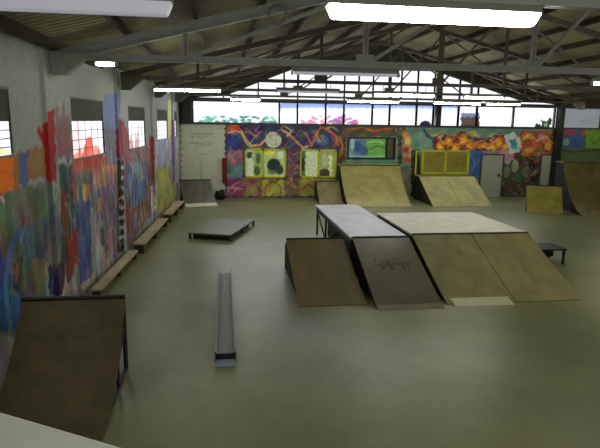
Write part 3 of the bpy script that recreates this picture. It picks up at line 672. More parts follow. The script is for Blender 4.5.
('p',[(4.53,4.29),(5.29,4.31),(5.3,4.0),(4.53,3.99)],(80,120,225),0.8),
('p',[(4.53,3.99),(5.3,4.0),(5.3,3.87),(4.54,3.86)],(130,165,240),0.5),
('p',[(5.34,4.31),(6.56,4.33),(6.58,4.03),(5.34,4.0)],(80,120,225),0.8),
('p',[(5.34,4.0),(6.58,4.03),(6.58,3.9),(5.35,3.87)],(130,165,240),0.5),
('p',[(6.61,4.33),(7.35,4.35),(7.36,4.04),(6.62,4.03)],(80,120,225),0.8),
('p',[(6.62,4.03),(7.36,4.04),(7.37,3.91),(6.63,3.9)],(130,165,240),0.5),
('p',[(7.39,4.35),(8.65,4.37),(8.67,4.06),(7.41,4.04)],(80,120,225),0.8),
('p',[(7.41,4.04),(8.67,4.06),(8.68,3.93),(7.41,3.91)],(130,165,240),0.5),
('p',[(8.7,4.37),(9.5,4.39),(9.52,4.08),(8.72,4.06)],(80,120,225),0.8),
('p',[(8.72,4.06),(9.52,4.08),(9.53,3.95),(8.72,3.93)],(130,165,240),0.5),
('p',[(9.55,4.39),(10.74,4.41),(10.76,4.1),(9.57,4.08)],(80,120,225),0.8),
('p',[(9.57,4.08),(10.76,4.1),(10.77,3.97),(9.57,3.95)],(130,165,240),0.5)]

# ------------------------------------------------------------------ materials in use
GAIN_L, GAIN_B = 2.0, 1.7
M = dict(
 floor=mat('concrete_floor', (136,139,100), .36, scale=.45, col2=(112,116,80), detail=9, spec=.35),
 roof=mat('fibre_cement_roof', (160,152,114), .9, scale=.9, col2=(120,115,84), stretch=(1,.35,1)),
 purlin=mat('dark_purlin_timber', (66,54,38), .85, scale=6),
 steel=mat('grey_painted_steel', (172,174,172), .55, scale=5, var=.2),
 farsteel=mat('brown_grey_steel', (108,98,88), .6, scale=5, var=.25),
 darksteel=mat('dark_steel', (46,46,46), .5, scale=8, var=.3),
 gable=mat('dark_gable_boards', (84,82,74), .9, scale=3),
 plain=mat('grey_plaster', (150,154,148), .85, scale=1.5, var=.15),
 cap=mat('pale_parapet_paint', (204,206,200), .6, scale=2.5, var=.12),
 blind=mat('grey_roller_blind', (92,94,84), .8, scale=3, stretch=(1,1,14), var=.3),
 mullion=mat('window_mullion_paint', (96,96,100), .6, scale=5),
 whitepaint=mat('white_door_paint', (214,216,204), .55, scale=4, var=.08),
 housing=mat('lamp_housing', (150,150,148), .5, scale=5, var=.12),
 offtube=mat('unlit_tube_cover', (205,206,212), .4, scale=5, var=.05),
 ply_dark=mat('dark_worn_plywood', (104,98,78), .42, scale=2.2, col2=(82,76,60), stretch=(2,.6,1), detail=9),
 ply_brown=mat('brown_worn_plywood', (134,112,74), .5, scale=1.3, col2=(102,98,74), stretch=(1.4,.25,.4), detail=9),
 ply_tan=mat('tan_plywood', (162,154,108), .5, scale=2.0, col2=(130,124,84), stretch=(1,.6,.6), detail=10),
 ply_gold=mat('golden_plywood', (182,170,90), .5, scale=1.8, col2=(152,142,74), detail=9),
 ply_olive=mat('olive_plywood', (150,136,80), .5, scale=1.8, col2=(116,104,58), detail=9),
 ply_framing=mat('dark_ramp_framing', (44,40,32), .8, scale=4),  # even dark tone of the ramp sides, backs and support boards
 brown_face=mat('rusty_brown_ramp_sheet', (102,86,44), .6, scale=1.8, col2=(68,64,36), detail=10),
 lavender=mat('smooth_grey_lilac_deck', (176,172,192), .38, scale=2.2, col2=(150,146,162), stretch=(1,.4,1)),
 beige=mat('pale_beige_deck', (202,197,172), .45, scale=2.2, col2=(184,178,150), stretch=(1,1,1)),
 slate=mat('slate_coloured_ramp_sheet', (120,116,98), .34, scale=1.6, col2=(104,100,84), detail=9),
 plate=mat('bright_toe_plate', (226,222,190), .35, scale=5, var=.12),
 plategrey=mat('dull_toe_plate', (150,150,132), .35, scale=5, var=.25),
 railsteel=mat('worn_rail_steel', (92,94,96), .4, scale=6, var=.3, metal=.3),
 railbed=mat('grey_rail_bed', (132,132,128), .5, scale=6, stretch=(6,.5,1), var=.3),
 bluesteel=mat('pale_blue_steel', (160,172,196), .35, scale=5, var=.2),
 bench=mat('bench_plank_wood', (196,176,140), .6, scale=3, stretch=(1,.2,1), col2=(156,138,106)),
 bench_leg=mat('bench_support_wood', (70,56,40), .8, scale=4),
 yellow=mat('yellow_frame_paint', (238,240,70), .55, scale=6, var=.1),
 mesh_brown=mat('brown_board_panel', (188,180,86), .7, scale=3, col2=(160,150,74)),
 red=mat('dark_red_paint', (140,40,32), .6, scale=4),
 black=mat('black_rubber', (34,36,34), .7, scale=6),
 cable=mat('pale_cable_sheath', (150,150,136), .6, scale=6),
 knob=mat('dull_metal', (120,118,110), .35, scale=6, metal=.7),
)
M['wall_l'] = paint_mat('sprayed_left_wall', GAIN_L)
M['wall_b'] = paint_mat('sprayed_back_wall', GAIN_B)
M['pane'] = pane_mat('painted_clear_glass')
M['frost'] = frosted_mat('wired_frosted_glass', .9)
M['frost_dim'] = frosted_mat('dim_glow_frosted_glass', .32)  # same glass with a weaker built-in glow for the dim right bay
M['offtube'] = emit('unlit_cover_with_glow', (190,190,215), .3)  # unlit covers given a faint glow to stand for light bounced off the floor
M['tube'] = emit('lit_tube', (255,255,232), 24)
M['tube_far'] = emit('lit_tube_far', (255,255,228), 48)

# corrugation on the roof sheets
nt = M['roof'].node_tree
wv = nt.nodes.new('ShaderNodeTexWave'); wv.bands_direction = 'Y'; wv.inputs['Scale'].default_value = 1.6
tcn = nt.nodes.new('ShaderNodeTexCoord'); bmp = nt.nodes.new('ShaderNodeBump'); bmp.inputs['Distance'].default_value = .05
bmp.inputs['Strength'].default_value = .6
nt.links.new(tcn.outputs['Object'], wv.inputs['Vector']); nt.links.new(wv.outputs['Fac'], bmp.inputs['Height'])
nt.links.new(bmp.outputs[0], nt.nodes['Principled BSDF'].inputs['Normal'])

# ------------------------------------------------------------------ dimensions
BACK = 24.0; NEAR = -2.4; EAVE = 4.55; SLOPE = .25; RIDGE = 6.4; RIGHT = 15.6; FAR_RIGHT = 24.5
def XW(y): return -2.78 + (y - 9.4)*.0625
def roof_z(x):
    if x <= RIGHT: return EAVE + SLOPE*(RIDGE+2.8) - SLOPE*abs(x-RIDGE)
    mid = (RIGHT+FAR_RIGHT)/2 ; z0 = EAVE
    return z0 + SLOPE*(mid-RIGHT) - SLOPE*abs(x-mid)

# ------------------------------------------------------------------ setting
struct('floor', MB().box(-3.8, FAR_RIGHT+.2, NEAR-.2, BACK+.2, -.12, 0), M['floor'])

# left wall: openings and pilasters
WIN_L = [(5.6, 7.98, 2.88, 3.78), (10.4, 12.46, 2.64, 3.76), (14.76, 16.84, 2.6, 3.72), (18.8, 20.88, 2.7, 3.72), (22.48, 23.24, 2.7, 3.72)]
PIL = [(4.1, 4.5), (9.1, 9.5), (13.46, 13.86), (17.7, 18.1), (21.9, 22.26)]
ys = [NEAR] + [y for y in np.arange(-1.6, 5.0, .8)] + [round(v, 3) for v in np.arange(5.0, BACK+.021, .04)]
zs = [round(v, 3) for v in np.arange(0, 4.57, .04)]
def left_pos(y, z):
    d = .05 if any(a <= y <= b for a, b in PIL) else 0
    return (XW(y) + d, y, z)
rnd = random.Random(21)
PAL = [(186,190,192),(60,58,62),(196,110,96),(96,120,168),(120,150,140),(170,140,90),(150,70,64),(130,110,150),(90,110,84),(206,196,190),(70,90,140),(180,130,140)]
def scribbles(n, y0, y1, z0, z1, al, w=.02, up=.5):
    out = []
    for k in range(n):
        y = rnd.uniform(y0, y1); z = rnd.uniform(z0, z1); pts = [(y, z)]
        for q in range(rnd.randint(1, 4)):
            y += rnd.uniform(-.28, .28); z += rnd.uniform(-up, up); pts.append((y, max(.03, min(z, z1+.15))))
        out.append(('s', pts, rnd.choice(PAL), al*rnd.uniform(.5, 1), rnd.uniform(.6, 1.6)*w))
    return out
extra = scribbles(40, 6.6, 9.2, .1, 2.2, .35) + scribbles(130, 9.4, 13.5, .1, 2.6, .48, .022) + scribbles(150, 13.8, 18, .1, 2.5, .5, .03) + scribbles(90, 18.2, 22, .2, 2.6, .45, .03)
cl = canvas(np.array(ys), np.array(zs), (136,142,140), LEFT_PAINT + extra, .018, 0, 5)
rng = np.random.RandomState(4)
Yg, Zg = np.meshgrid(ys, zs, indexing='ij')
stre = rng.randn(len(ys)); stre = np.convolve(stre, np.ones(3)/3, 'same')
stre = np.repeat(stre[:, None], len(zs), 1)*.09 + .06*np.sin(Zg*9 + 5*np.sin(Yg*3.1)) + .06*np.sin(Yg*17 + Zg*3)
# soft edge between bare plaster and the sprayed part
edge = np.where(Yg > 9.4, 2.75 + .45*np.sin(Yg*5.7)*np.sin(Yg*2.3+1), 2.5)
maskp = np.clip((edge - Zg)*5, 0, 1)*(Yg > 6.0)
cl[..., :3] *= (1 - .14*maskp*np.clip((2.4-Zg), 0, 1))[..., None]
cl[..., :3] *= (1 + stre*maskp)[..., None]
tint = np.stack([np.sin(Yg*5.3+Zg*4), np.sin(Yg*4.1-Zg*6+2), np.sin(Yg*6.7+Zg*3+4)], -1)*9
cl[..., :3] += tint*maskp[..., None]
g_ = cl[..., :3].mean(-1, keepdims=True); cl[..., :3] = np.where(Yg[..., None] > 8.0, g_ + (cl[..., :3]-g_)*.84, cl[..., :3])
cl = np.clip(cl, 0, 255)
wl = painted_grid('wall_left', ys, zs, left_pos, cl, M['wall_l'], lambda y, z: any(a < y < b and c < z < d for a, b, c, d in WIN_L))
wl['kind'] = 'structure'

def left_window(i, a, b, c, d):
    n = len([1 for _ in range(2)])
    w = empty('window_%d' % i, (XW((a+b)/2), (a+b)/2, c), None, None); w['kind'] = 'structure'
    o = Vector(w.location)
    def q(y, z, dx): p = Vector((XW(y)+dx, y, z)) - o; return tuple(p)
    split = c + (d-c)*.62 if i != 1 else 3.34
    if i != 1: split = 3.34
    f = MB()
    for (y0, z0, y1, z1) in [(a,c,b,c),(a,d,b,d),(a,c,a,d),(b,c,b,d)]:
        f.beam(q(y0,z0,-.06), q(y1,z1,-.06), .14, .03) if z0 == z1 else f.beam(q(y0,z0,-.06), q(y1,z1,-.06), .03, .14)
    f.build('window_frame', M['plain'], w)
    g = MB()
    ny = 5
    for k in range(1, ny): yy = a + (b-a)*k/ny; g.beam(q(yy,c,-.025), q(yy,split,-.025), .01, .01)
    for k in range(1, 4): zz = c + (split-c)*k/4; g.beam(q(a,zz,-.025), q(b,zz,-.025), .01, .014)
    g.build('glazing_bar', M['plain'], w)
    us = np.linspace(a, b, 50); vs = np.linspace(c, split, 22)
    pc = canvas(us, vs, (246,247,252), PANE_LEFT, .01, 0, i)
    painted_grid('pane', us, vs, lambda y, z: q(y, z, -.04), pc, M['frost'], None, w)
    s = MB(); nsl = 7
    for k in range(nsl):
        z0 = split + (d-split)*k/nsl; z1 = split + (d-split)*(k+1)/nsl
        s.hexa([q(a,z0,-.05), q(b,z0,-.05), q(b,z0,.0), q(a,z0,.0)], [q(a,z1,-.05), q(b,z1,-.05), q(b,z1,-.02), q(a,z1,-.02)])
    s.build('roller_blind', M['blind'], w)
for i, wv_ in enumerate(WIN_L): left_window(i+1, *wv_)
# outer skin behind the openings so no sky leaks round the frosted panes
struct('wall_left_outer', MB().hexa([(XW(NEAR)-.35,NEAR,0),(XW(NEAR)-.25,NEAR,0),(XW(BACK)-.25,BACK,0),(XW(BACK)-.35,BACK,0)],
       [(XW(NEAR)-.35,NEAR,4.6),(XW(NEAR)-.25,NEAR,4.6),(XW(BACK)-.25,BACK,4.6),(XW(BACK)-.35,BACK,4.6)]), M['plain'])

# back wall, painted; openings for the two yellow framed windows, the green window
BW = [(.9, 2.74, .9, 2.18), (3.36, 5.02, .9, 2.18), (5.5, 7.74, 1.74, 2.74)]
xs = [round(v, 3) for v in np.arange(-2.2, 19.01, .04)] + [20, 22, FAR_RIGHT]
zb = [round(v, 3) for v in np.arange(0, 3.241, .04)]
PAL = [(226,196,150),(60,50,90),(206,110,80),(90,150,160),(140,80,150),(196,180,80),(50,40,50),(170,70,110),(200,206,190)]
xb = scribbles(110, .15, 5.0, .1, 3.1, .6, .022, .3) + scribbles(40, 5.2, 8.4, 1.7, 3.15, .4, .02, .2) + scribbles(70, 12.9, 15.3, .1, 3.1, .5, .025, .3)
PAL = [(250,190,60),(240,140,40),(255,220,110),(200,70,30)]
xb += scribbles(60, 9.6, 12.9, 2.25, 2.95, .75, .025, .16)
cb = canvas(np.array(xs), np.array(zb), (112,114,96), BACK_PAINT + xb, .022, 0, 9)
Xg, Zb = np.meshgrid(xs, zb, indexing='ij')
mk = (Xg > .06) & (Xg < 15.5)
tint = np.stack([np.sin(Xg*9.3+Zb*7), np.sin(Xg*7.1-Zb*9+2), np.sin(Xg*11.7+Zb*8+4)], -1)*12
cb[..., :3] += tint*mk[..., None]
g_ = cb[..., :3].mean(-1, keepdims=True); cb[..., :3] = (g_ + (cb[..., :3]-g_)*.9)*1.04 + 5; cb = np.clip(cb, 0, 255)
wb = painted_grid('wall_back', xs, zb, lambda x, z: (x, BACK, z), cb, M['wall_b'],
    lambda x, z: any(a < x < b and c < z < d for a, b, c, d in BW))
wb['kind'] = 'structure'
struct('trim_1', MB().box(-2.2, RIGHT, BACK-.06, BACK+.1, 3.2, 3.26), M['mullion'])

def back_low_window(i, a, b, c, d, frame, splits, paint, m, dep=.12):
    w = empty('window_%d' % i, ((a+b)/2, BACK, c), None, None); w['kind'] = 'structure'; o = Vector(w.location)
    f = MB()
    f.box(a-o.x, b-o.x, -.05, dep, -.0, .07).box(a-o.x, b-o.x, -.05, dep, d-c-.07, d-c)
    f.box(a-o.x, a-o.x+.07, -.05, dep, 0, d-c).box(b-o.x-.07, b-o.x, -.05, dep, 0, d-c)
    for s in splits: f.box(s-.04-o.x, s+.04-o.x, -.05, dep, 0, d-c)
    f.build('window_frame', frame, w)
    us = np.linspace(a, b, 56); vs = np.linspace(c, d, 32)
    pc = canvas(us, vs, (150,155,120), paint, .06, 0, i)
    painted_grid('pane', us, vs, lambda x, z: (x-o.x, .09, z-o.z), pc, m, None, w)
M['pane_in'] = frosted_mat('glass_with_lit_room_behind', .34)
back_low_window(6, .9, 2.74, .9, 2.18, M['yellow'], [1.72], [
 ('p',[(.95,.95),(1.3,.95),(1.3,2.1),(.95,2.1)],(196,206,176),1), ('p',[(1.0,1.75),(1.25,1.75),(1.25,2.05),(1.0,2.05)],(50,70,60),1),
 ('p',[(1.3,.95),(1.66,.95),(1.66,2.1),(1.3,2.1)],(150,170,90),1), ('e',[(1.45,1.2)],(60,80,50),.9,.14,.22), ('e',[(1.5,1.75)],(60,90,60),.9,.1,.25),
 ('p',[(1.76,.95),(2.7,.95),(2.7,2.1),(1.76,2.1)],(176,196,130),1), ('e',[(2.2,1.45)],(36,46,40),1,.3,.3), ('e',[(2.45,1.25)],(50,60,50),1,.18,.22),
 ('p',[(1.8,1.9),(2.2,1.9),(2.2,2.08),(1.8,2.08)],(226,214,80),1), ('e',[(2.5,1.9)],(216,222,214),1,.12,.16), ('e',[(2.1,1.15)],(90,110,70),.8,.2,.12)], M['pane_in'])
back_low_window(7, 3.36, 5.02, .9, 2.18, M['yellow'], [4.22], [
 ('p',[(3.4,.95),(3.62,.95),(3.62,2.1),(3.4,2.1)],(80,110,60),1), ('p',[(3.62,.95),(4.18,.95),(4.18,2.1),(3.62,2.1)],(196,208,164),1),
 ('e',[(3.5,1.5)],(40,50,40),1,.1,.3), ('p',[(4.26,.95),(5,.95),(5,2.1),(4.26,2.1)],(150,160,104),1),
 ('p',[(4.7,1.0),(4.85,1.0),(4.85,1.9),(4.7,1.9)],(214,214,150),1), ('e',[(4.5,1.1)],(60,60,50),1,.25,.2), ('e',[(4.5,1.7)],(176,186,150),.8,.14,.3)], M['pane_in'])
back_low_window(8, 5.5, 7.74, 1.74, 2.74, M['darksteel'], [7.34], [
 ('p',[(5.5,1.7),(6.5,1.7),(6.5,2.8),(5.5,2.8)],(84,120,140),1), ('p',[(6.4,1.7),(7.4,1.7),(7.4,2.8),(6.4,2.8)],(104,160,72),1),
 ('e',[(6.0,2.3)],(50,80,130),1,.2,.25), ('e',[(6.3,2.1)],(60,90,120),1,.2,.2), ('e',[(5.75,2.4)],(150,180,180),1,.1,.3), ('e',[(5.7,2.0)],(120,150,150),1,.1,.2),
 ('s',[(6.6,2.2),(6.9,2.35),(7.3,2.25)],(60,110,60),1,.04), ('s',[(6.5,2.5),(6.8,2.55),(7.2,2.5)],(150,190,110),1,.04),
 ('p',[(7.4,1.7),(7.8,1.7),(7.8,2.8),(7.4,2.8)],(72,66,44),1), ('s',[(5.5,1.9),(6.5,1.86),(7.3,1.9)],(150,190,170),.8,.03)], M['pane_in'])

# upper window band and gable glazing over the painted wall
mull = [-1.3, 2.42, 3.22, 4.48, 5.3, 6.6, 7.4, 8.66, 9.46, 10.66, 11.55, 13.35, 15.42]
def gz(x):   # sloping head of the gable glazing
    return min(4.42 + .42*x, 5.72, 5.72 - .29*(x-9.5)) if x < 13.9 else 4.42
wn = 9
for k in range(len(mull)-1):
    a, b = mull[k], mull[k+1]
    w = empty('window_%d' % wn, ((a+b)/2, BACK, 3.26), None, None); w['kind'] = 'structure'; wn += 1; o = Vector(w.location)
    f = MB(); z0, z1 = 3.26, 4.22
    f.box(a-.035-o.x, a+.035-o.x, -.04, .08, 0, z1-z0).box(b-.035-o.x, b+.035-o.x, -.04, .08, 0, z1-z0)
    f.box(a-o.x, b-o.x, -.04, .08, 0, .04).box(a-o.x, b-o.x, -.04, .08, z1-z0-.05, z1-z0)
    f.build('window_frame', M['mullion'], w)
    us = np.linspace(a, b, max(8, int((b-a)/.04))); vs = np.linspace(z0, z1, 25)
    pc = canvas(us, vs, (250,250,255,0), PANE_BACK, 0, 0, k)
    painted_grid('pane', us, vs, lambda x, z: (x-o.x, .02, z-o.z), pc, M['pane'], None, w)
zt = 4.34
struct('trim_2', MB().box(-1.4, RIGHT, BACK-.05, BACK+.1, 4.22, zt), M['mullion'])
gx = [.0, 1.5, 3.22, 4.48, 5.3, 6.6, 7.4, 8.66, 9.46, 10.66, 11.55, 13.6]
for k in range(len(gx)-1):
    a, b = gx[k], gx[k+1]
    w = empty('window_%d' % wn, ((a+b)/2, BACK, zt), None, None); w['kind'] = 'structure'; wn += 1; o = Vector(w.location)
    ha, hb = max(gz(a), zt+.06), max(gz(b), zt+.06)
    f = MB()
    f.beam((a-o.x,.02,0), (a-o.x,.02,ha-zt), .06, .1).beam((b-o.x,.02,0), (b-o.x,.02,hb-zt), .06, .1)
    if ha > 5.2 and hb > 5.2: f.beam((a-o.x,.02,.72), (b-o.x,.02,.72), .1, .06)
    f.beam((a-o.x,.02,ha-zt), (b-o.x,.02,hb-zt), .1, .08)
    f.build('window_frame', M['mullion'], w)
    us = np.linspace(0, 1, 5); vs = np.linspace(0, 1, 5)
    pc = canvas(us, vs, (250,250,255,0), [], 0, 0, k)
    painted_grid('pane', us, vs, lambda u, v: (a+(b-a)*u-o.x, .03, (ha+(hb-ha)*u-zt)*v), pc, M['pane'], None, w)
# solid gable boarding between glazing head and roof
g = MB()
pts = sorted(set([-2.6, -1.4, 0, RIDGE, RIGHT] + gx + [3.095, 9.5]))
for a, b in zip(pts[:-1], pts[1:]):
    lo = lambda x: (max(gz(x), zt) if -.001 <= x <= 13.6 else zt) - .01
    ra, rb = roof_z(max(a,-2.8))+.1, roof_z(b)+.1
    g.hexa([(a,BACK,lo(a)),(b,BACK,lo(b)),(b,BACK+.12,lo(b)),(a,BACK+.12,lo(a))], [(a,BACK,ra),(b,BACK,rb),(b,BACK+.12,rb),(a,BACK+.12,ra)])
g.box(-2.6, -1.33, BACK, BACK+.12, 3.2, zt)
struct('wall_gable', g, M['gable'])
struct('trim_3', MB().box(-1.72, -1.34, BACK-.3, BACK, 3.24, 4.5), M['darksteel'])
struct('trim_4', MB().box(RIGHT-.12, RIGHT+.12, BACK-.35, BACK-.02, 0, 4.6), M['darksteel'])
struct('trim_5', MB().box(9.5, 9.74, BACK-.25, BACK-.05, 3.26, 6.0), M['darksteel'])
# second bay
struct('wall_back_right', MB().box(RIGHT, FAR_RIGHT, BACK, BACK+.12, 4.2, 5.9), M['gable'])
for k in range(4):
    a = 15.75 + k*2.1; b = a + 2.05
    w = empty('window_%d' % wn, ((a+b)/2, BACK, 3.24), None, None); w['kind'] = 'structure'; wn += 1; o = Vector(w.location)
    f = MB().box(a-o.x, b-o.x, -.03, .06, 0, .05).box(a-o.x, b-o.x, -.03, .06, .93, .98).box(a-o.x, a-o.x+.05, -.03, .06, 0, .98).box(b-o.x-.05, b-o.x, -.03, .06, 0, .98)
    f.build('window_frame', M['mullion'], w)
    us = np.linspace(a, b, 6); vs = np.linspace(3.24, 4.22, 6)
    painted_grid('pane', us, vs, lambda x, z: (x-o.x, .02, z-o.z), canvas(us, vs, (170,176,186), [], .02, 0, k), M['frost_dim'], None, w)
struct('wall_right', MB().box(FAR_RIGHT, FAR_RIGHT+.12, NEAR, BACK, 0, 4.7), M['plain'])
struct('wall_near', MB().box(-3.8, FAR_RIGHT, NEAR-.12, NEAR, 0, 4.6).hexa([(-3.8,NEAR-.12,4.6),(RIGHT,NEAR-.12,4.6),(RIGHT,NEAR,4.6),(-3.8,NEAR,4.6)],
       [(RIDGE-.1,NEAR-.12,6.9),(RIDGE+.1,NEAR-.12,6.9),(RIDGE+.1,NEAR,6.9),(RIDGE-.1,NEAR,6.9)]), M['plain'])
# roof
r = MB(); t = .08
def slab(x0, x1):
    a, b = roof_z(x0), roof_z(x1)
    if x1 == FAR_RIGHT + .0: pass
    r.hexa([(x0,NEAR-.2,a),(x1,NEAR-.2,b),(x1,BACK+.3,b),(x0,BACK+.3,a)], [(x0,NEAR-.2,a+t),(x1,NEAR-.2,b+t),(x1,BACK+.3,b+t),(x0,BACK+.3,a+t)])
slab(-3.9, RIDGE); slab(RIDGE, RIGHT)
mid = (RIGHT+FAR_RIGHT)/2
r.hexa([(RIGHT,NEAR-.2,EAVE),(mid,NEAR-.2,roof_z(mid)),(mid,BACK+.3,roof_z(mid)),(RIGHT,BACK+.3,EAVE)], [(RIGHT,NEAR-.2,EAVE+t),(mid,NEAR-.2,roof_z(mid)+t),(mid,BACK+.3,roof_z(mid)+t),(RIGHT,BACK+.3,EAVE+t)])
r.hexa([(mid,NEAR-.2,roof_z(mid)),(FAR_RIGHT+.2,NEAR-.2,EAVE),(FAR_RIGHT+.2,BACK+.3,EAVE),(mid,BACK+.3,roof_z(mid))], [(mid,NEAR-.2,roof_z(mid)+t),(FAR_RIGHT+.2,NEAR-.2,EAVE+t),(FAR_RIGHT+.2,BACK+.3,EAVE+t),(mid,BACK+.3,roof_z(mid)+t)])
struct('ceiling', r, M['roof'])
tn = 6
px_ = [-2.62 + 1.09*k for k in range(17)]
for x in px_ + [16.7, 18.0, 19.3]:
    z = roof_z(x) - .08
    sl = SLOPE if x < RIDGE else -SLOPE
    if x > RIGHT: sl = SLOPE
    struct('trim_%d' % tn, MB().beam((x, NEAR, z), (x, BACK, z), .07, .15, (-sl,0,1)), M['purlin']); tn += 1

# gallery on which the photographer stands
d = Vector((.26, -.15, 0)).normalized(); nrm = Vector((-d.y, d.x, 0)); base = Vector((-.45, 1.098, 0))
def gp(t, off, z): p = base + d*t + nrm*off; return (p.x, p.y, z)
t0 = (XW(2.4)+.46)/d.x; t1 = 6.2
struct('wall_gallery', MB().hexa([gp(t0,-.17,1.55),gp(t1,-.17,1.55),gp(t1,-.03,1.55),gp(t0,-.03,1.55)], [gp(t0,-.17,2.73),gp(t1,-.17,2.73),gp(t1,-.03,2.73),gp(t0,-.03,2.73)]), M['plain'])
struct('trim_%d' % tn, MB().hexa([gp(t0,-.2,2.73),gp(t1,-.2,2.73),gp(t1,0,2.73),gp(t0,0,2.73)], [gp(t0,-.2,2.8),gp(t1,-.2,2.8),gp(t1,0,2.8),gp(t0,0,2.8)]), M['cap'], bevel=.012); tn += 1
a = gp(t0,-.05,0); b = gp(t1,-.05,0)
struct('floor_gallery', MB().hexa([(-3.5,NEAR,1.55),(b[0],NEAR,1.55),(b[0],b[1],1.55),(a[0],a[1],1.55)], [(-3.5,NEAR,1.75),(b[0],NEAR,1.75),(b[0],b[1],1.75),(a[0],a[1],1.75)]), M['floor'])

# ------------------------------------------------------------------ roof trusses
TY = [4.2, 9.4, 13.75, 18.0, 22.2]
def truss(y, label):
    far = y > 12; ST = M['farsteel'] if far else M['steel']; kk = .75 if far else 1
    xl = XW(y) + .1; xr = RIGHT
    rt = empty('roof_truss', ((xl+xr)/2, y, 4.37), label, 'roof truss', 'steel trusses spanning the hall'); o = Vector(rt.location)
    rz = lambda x: roof_z(x) - .24
    q = lambda x, z: (x-o.x, 0, z-o.z)
    MB().ibeam(q(xl,4.37), q(xr,4.37), .1*kk, .11*kk, .02).build('tie_beam', ST, rt)
    MB().ibeam(q(xl,rz(xl)), q(RIDGE,rz(RIDGE)), .12*kk, .17*kk, .025).build('rafter', ST, rt)
    MB().ibeam(q(RIDGE,rz(RIDGE)), q(xr,rz(xr)), .12*kk, .17*kk, .025).build('rafter', ST, rt)
    nodes = [-.6, 2.42, 5.5]; nodes = nodes + [2*RIDGE-n for n in nodes[::-1]]
    for n in nodes:
        MB().ibeam(q(n,4.4), q(n,rz(n)), .1*kk, .05, .014, (0,1,0)).build('hanger', ST, rt)
    pairs = [(-.5,2.42),(2.52,5.5),(5.6,2*RIDGE-5.5)]
    for a_, b_ in pairs: MB().beam(q(a_,4.42), q(b_,rz(b_)-.05), .06*kk, .06*kk).build('diagonal_brace', ST, rt)
    for a_, b_ in pairs[:2]: MB().beam(q(2*RIDGE-a_,4.42), q(2*RIDGE-b_,rz(b_)-.05), .06*kk, .06*kk).build('diagonal_brace', ST, rt)
    for n in nodes[1:3]: MB().box(n-.16-o.x, n+.16-o.x, -.012, .012, .0, .17).build('gusset_plate', ST, rt)
    for s, x in ((1, xl), (-1, xr)):
        MB().hexa([(x-o.x,-.09,-.3),(x+s*.2-o.x,-.09,-.3),(x+s*.2-o.x,.09,-.3),(x-o.x,.09,-.3)],
                  [(x-o.x,-.09,.04),(x+s*.6-o.x,-.09,.04),(x+s*.6-o.x,.09,.04),(x-o.x,.09,.04)]).build('end_bracket', ST, rt)
truss(TY[0], 'grey steel roof truss overhead, the one nearest the gallery')
truss(TY[1], 'grey steel roof truss across the top of the view, landing by the red pilaster')
truss(TY[2], 'grey steel roof truss landing on the blue painted pilaster, second in view')
truss(TY[3], 'grey steel roof truss third in view, just beyond the row of hanging lights')
truss(TY[4], 'grey steel roof truss farthest away, just before the glazed gable')

# ------------------------------------------------------------------ fluorescent lights
def fixture(x0, x1, y, z, lit, label, big=False, group='hanging fluorescent lights', top=4.325):
    yt = min([4.2, 9.4, 13.75, 18.0], key=lambda v: abs(v-y)) if top == 4.325 else y
    k = yt/y; x0 *= k; x1 *= k; z = 3.4 + (z-3.4)*k; y = yt
    f = empty('fluorescent_light', ((x0+x1)/2, y, z), label, 'ceiling light', group); L = x1 - x0
    w = .075 if big else .05
    MB().hexa([(-L/2,-w,.02),(L/2,-w,.02),(L/2,w,.02),(-L/2,w,.02)], [(-L/2,-w*.6,.085),(L/2,-w*.6,.085),(L/2,w*.6,.085),(-L/2,w*.6,.085)]).build('housing', M['housing'], f)
    m = (M['tube'] if big else M['tube_far']) if lit else M['offtube']
    if big:
        MB().hexa([(-L/2+.04,-.05,-.075),(L/2-.04,-.05,-.075),(L/2-.04,.05,-.075),(-L/2+.04,.05,-.075)], [(-L/2,-.075,.02),(L/2,-.075,.02),(L/2,.075,.02),(-L/2,.075,.02)]).build('diffuser', m, f, bevel=.015)
    else:
        MB().tube((-L/2+.03,0,-.01), (L/2-.03,0,-.01), .026, 10).build('tube', m, f)
        for s in (-1, 1): MB().box(s*L/2-.015,s*L/2+.015,-.035,.035,-.04,.02).build('end_cap', M['housing'], f)
    if z+.085 < top:
        for s in (-.35, .35): MB().tube((s*L,0,.08), (s*L,0,top-z), .008, 6).build('suspension_rod', M['darksteel'], f)
fixture(.76, 2.42, 4.12, 4.22, True, 'large lit fluorescent light nearest the camera, glowing at the top of the view', True)
fixture(-1.93, -.36, 4.3, 4.22, False, 'dull grey fluorescent light near the upper left corner, cut by the frame', True)
fixture(1.14, 2.98, 9.25, 4.2, False, 'unlit fluorescent light under the first full truss, above the middle windows')
fixture(6.65, 8.3, 9.3, 4.16, True, 'lit fluorescent light at the right edge, only its left tip in view')
fixture(-1.66, -.04, 13.7, 4.1, True, 'lit fluorescent light at far left over the grey corner ramp')
fixture(1.3, 2.9, 13.7, 4.13, False, 'unlit fluorescent light between the left lit tube and the bright middle one')
fixture(3.8, 5.4, 13.7, 4.1, True, 'brightly lit fluorescent light above the golden plywood quarter pipe')
fixture(6.2, 7.3, 13.7, 4.08, True, 'lit fluorescent light right of centre above the yellow gate')
fixture(.22, 1.2, 17.95, 4.06, True, 'short lit fluorescent light over the painted wall with the round white face')
fixture(4.05, 5.85, 17.95, 4.08, True, 'thin lit fluorescent light right under the middle window transom')
fixture(7.06, 8.75, 17.95, 4.08, True, 'thin lit fluorescent light above the orange flame graffiti')
fixture(8.95, 10.2, 17.95, 4.08, True, 'thin lit fluorescent light above the white door')
fixture(-1.97, -1.66, 9.1, 4.24, True, 'tiny pale lamp beside the truss end at upper left')
fixture(15.95, 17.1, 20.9, 3.98, True, 'small lit lamp in the dark right aisle', top=4.62)

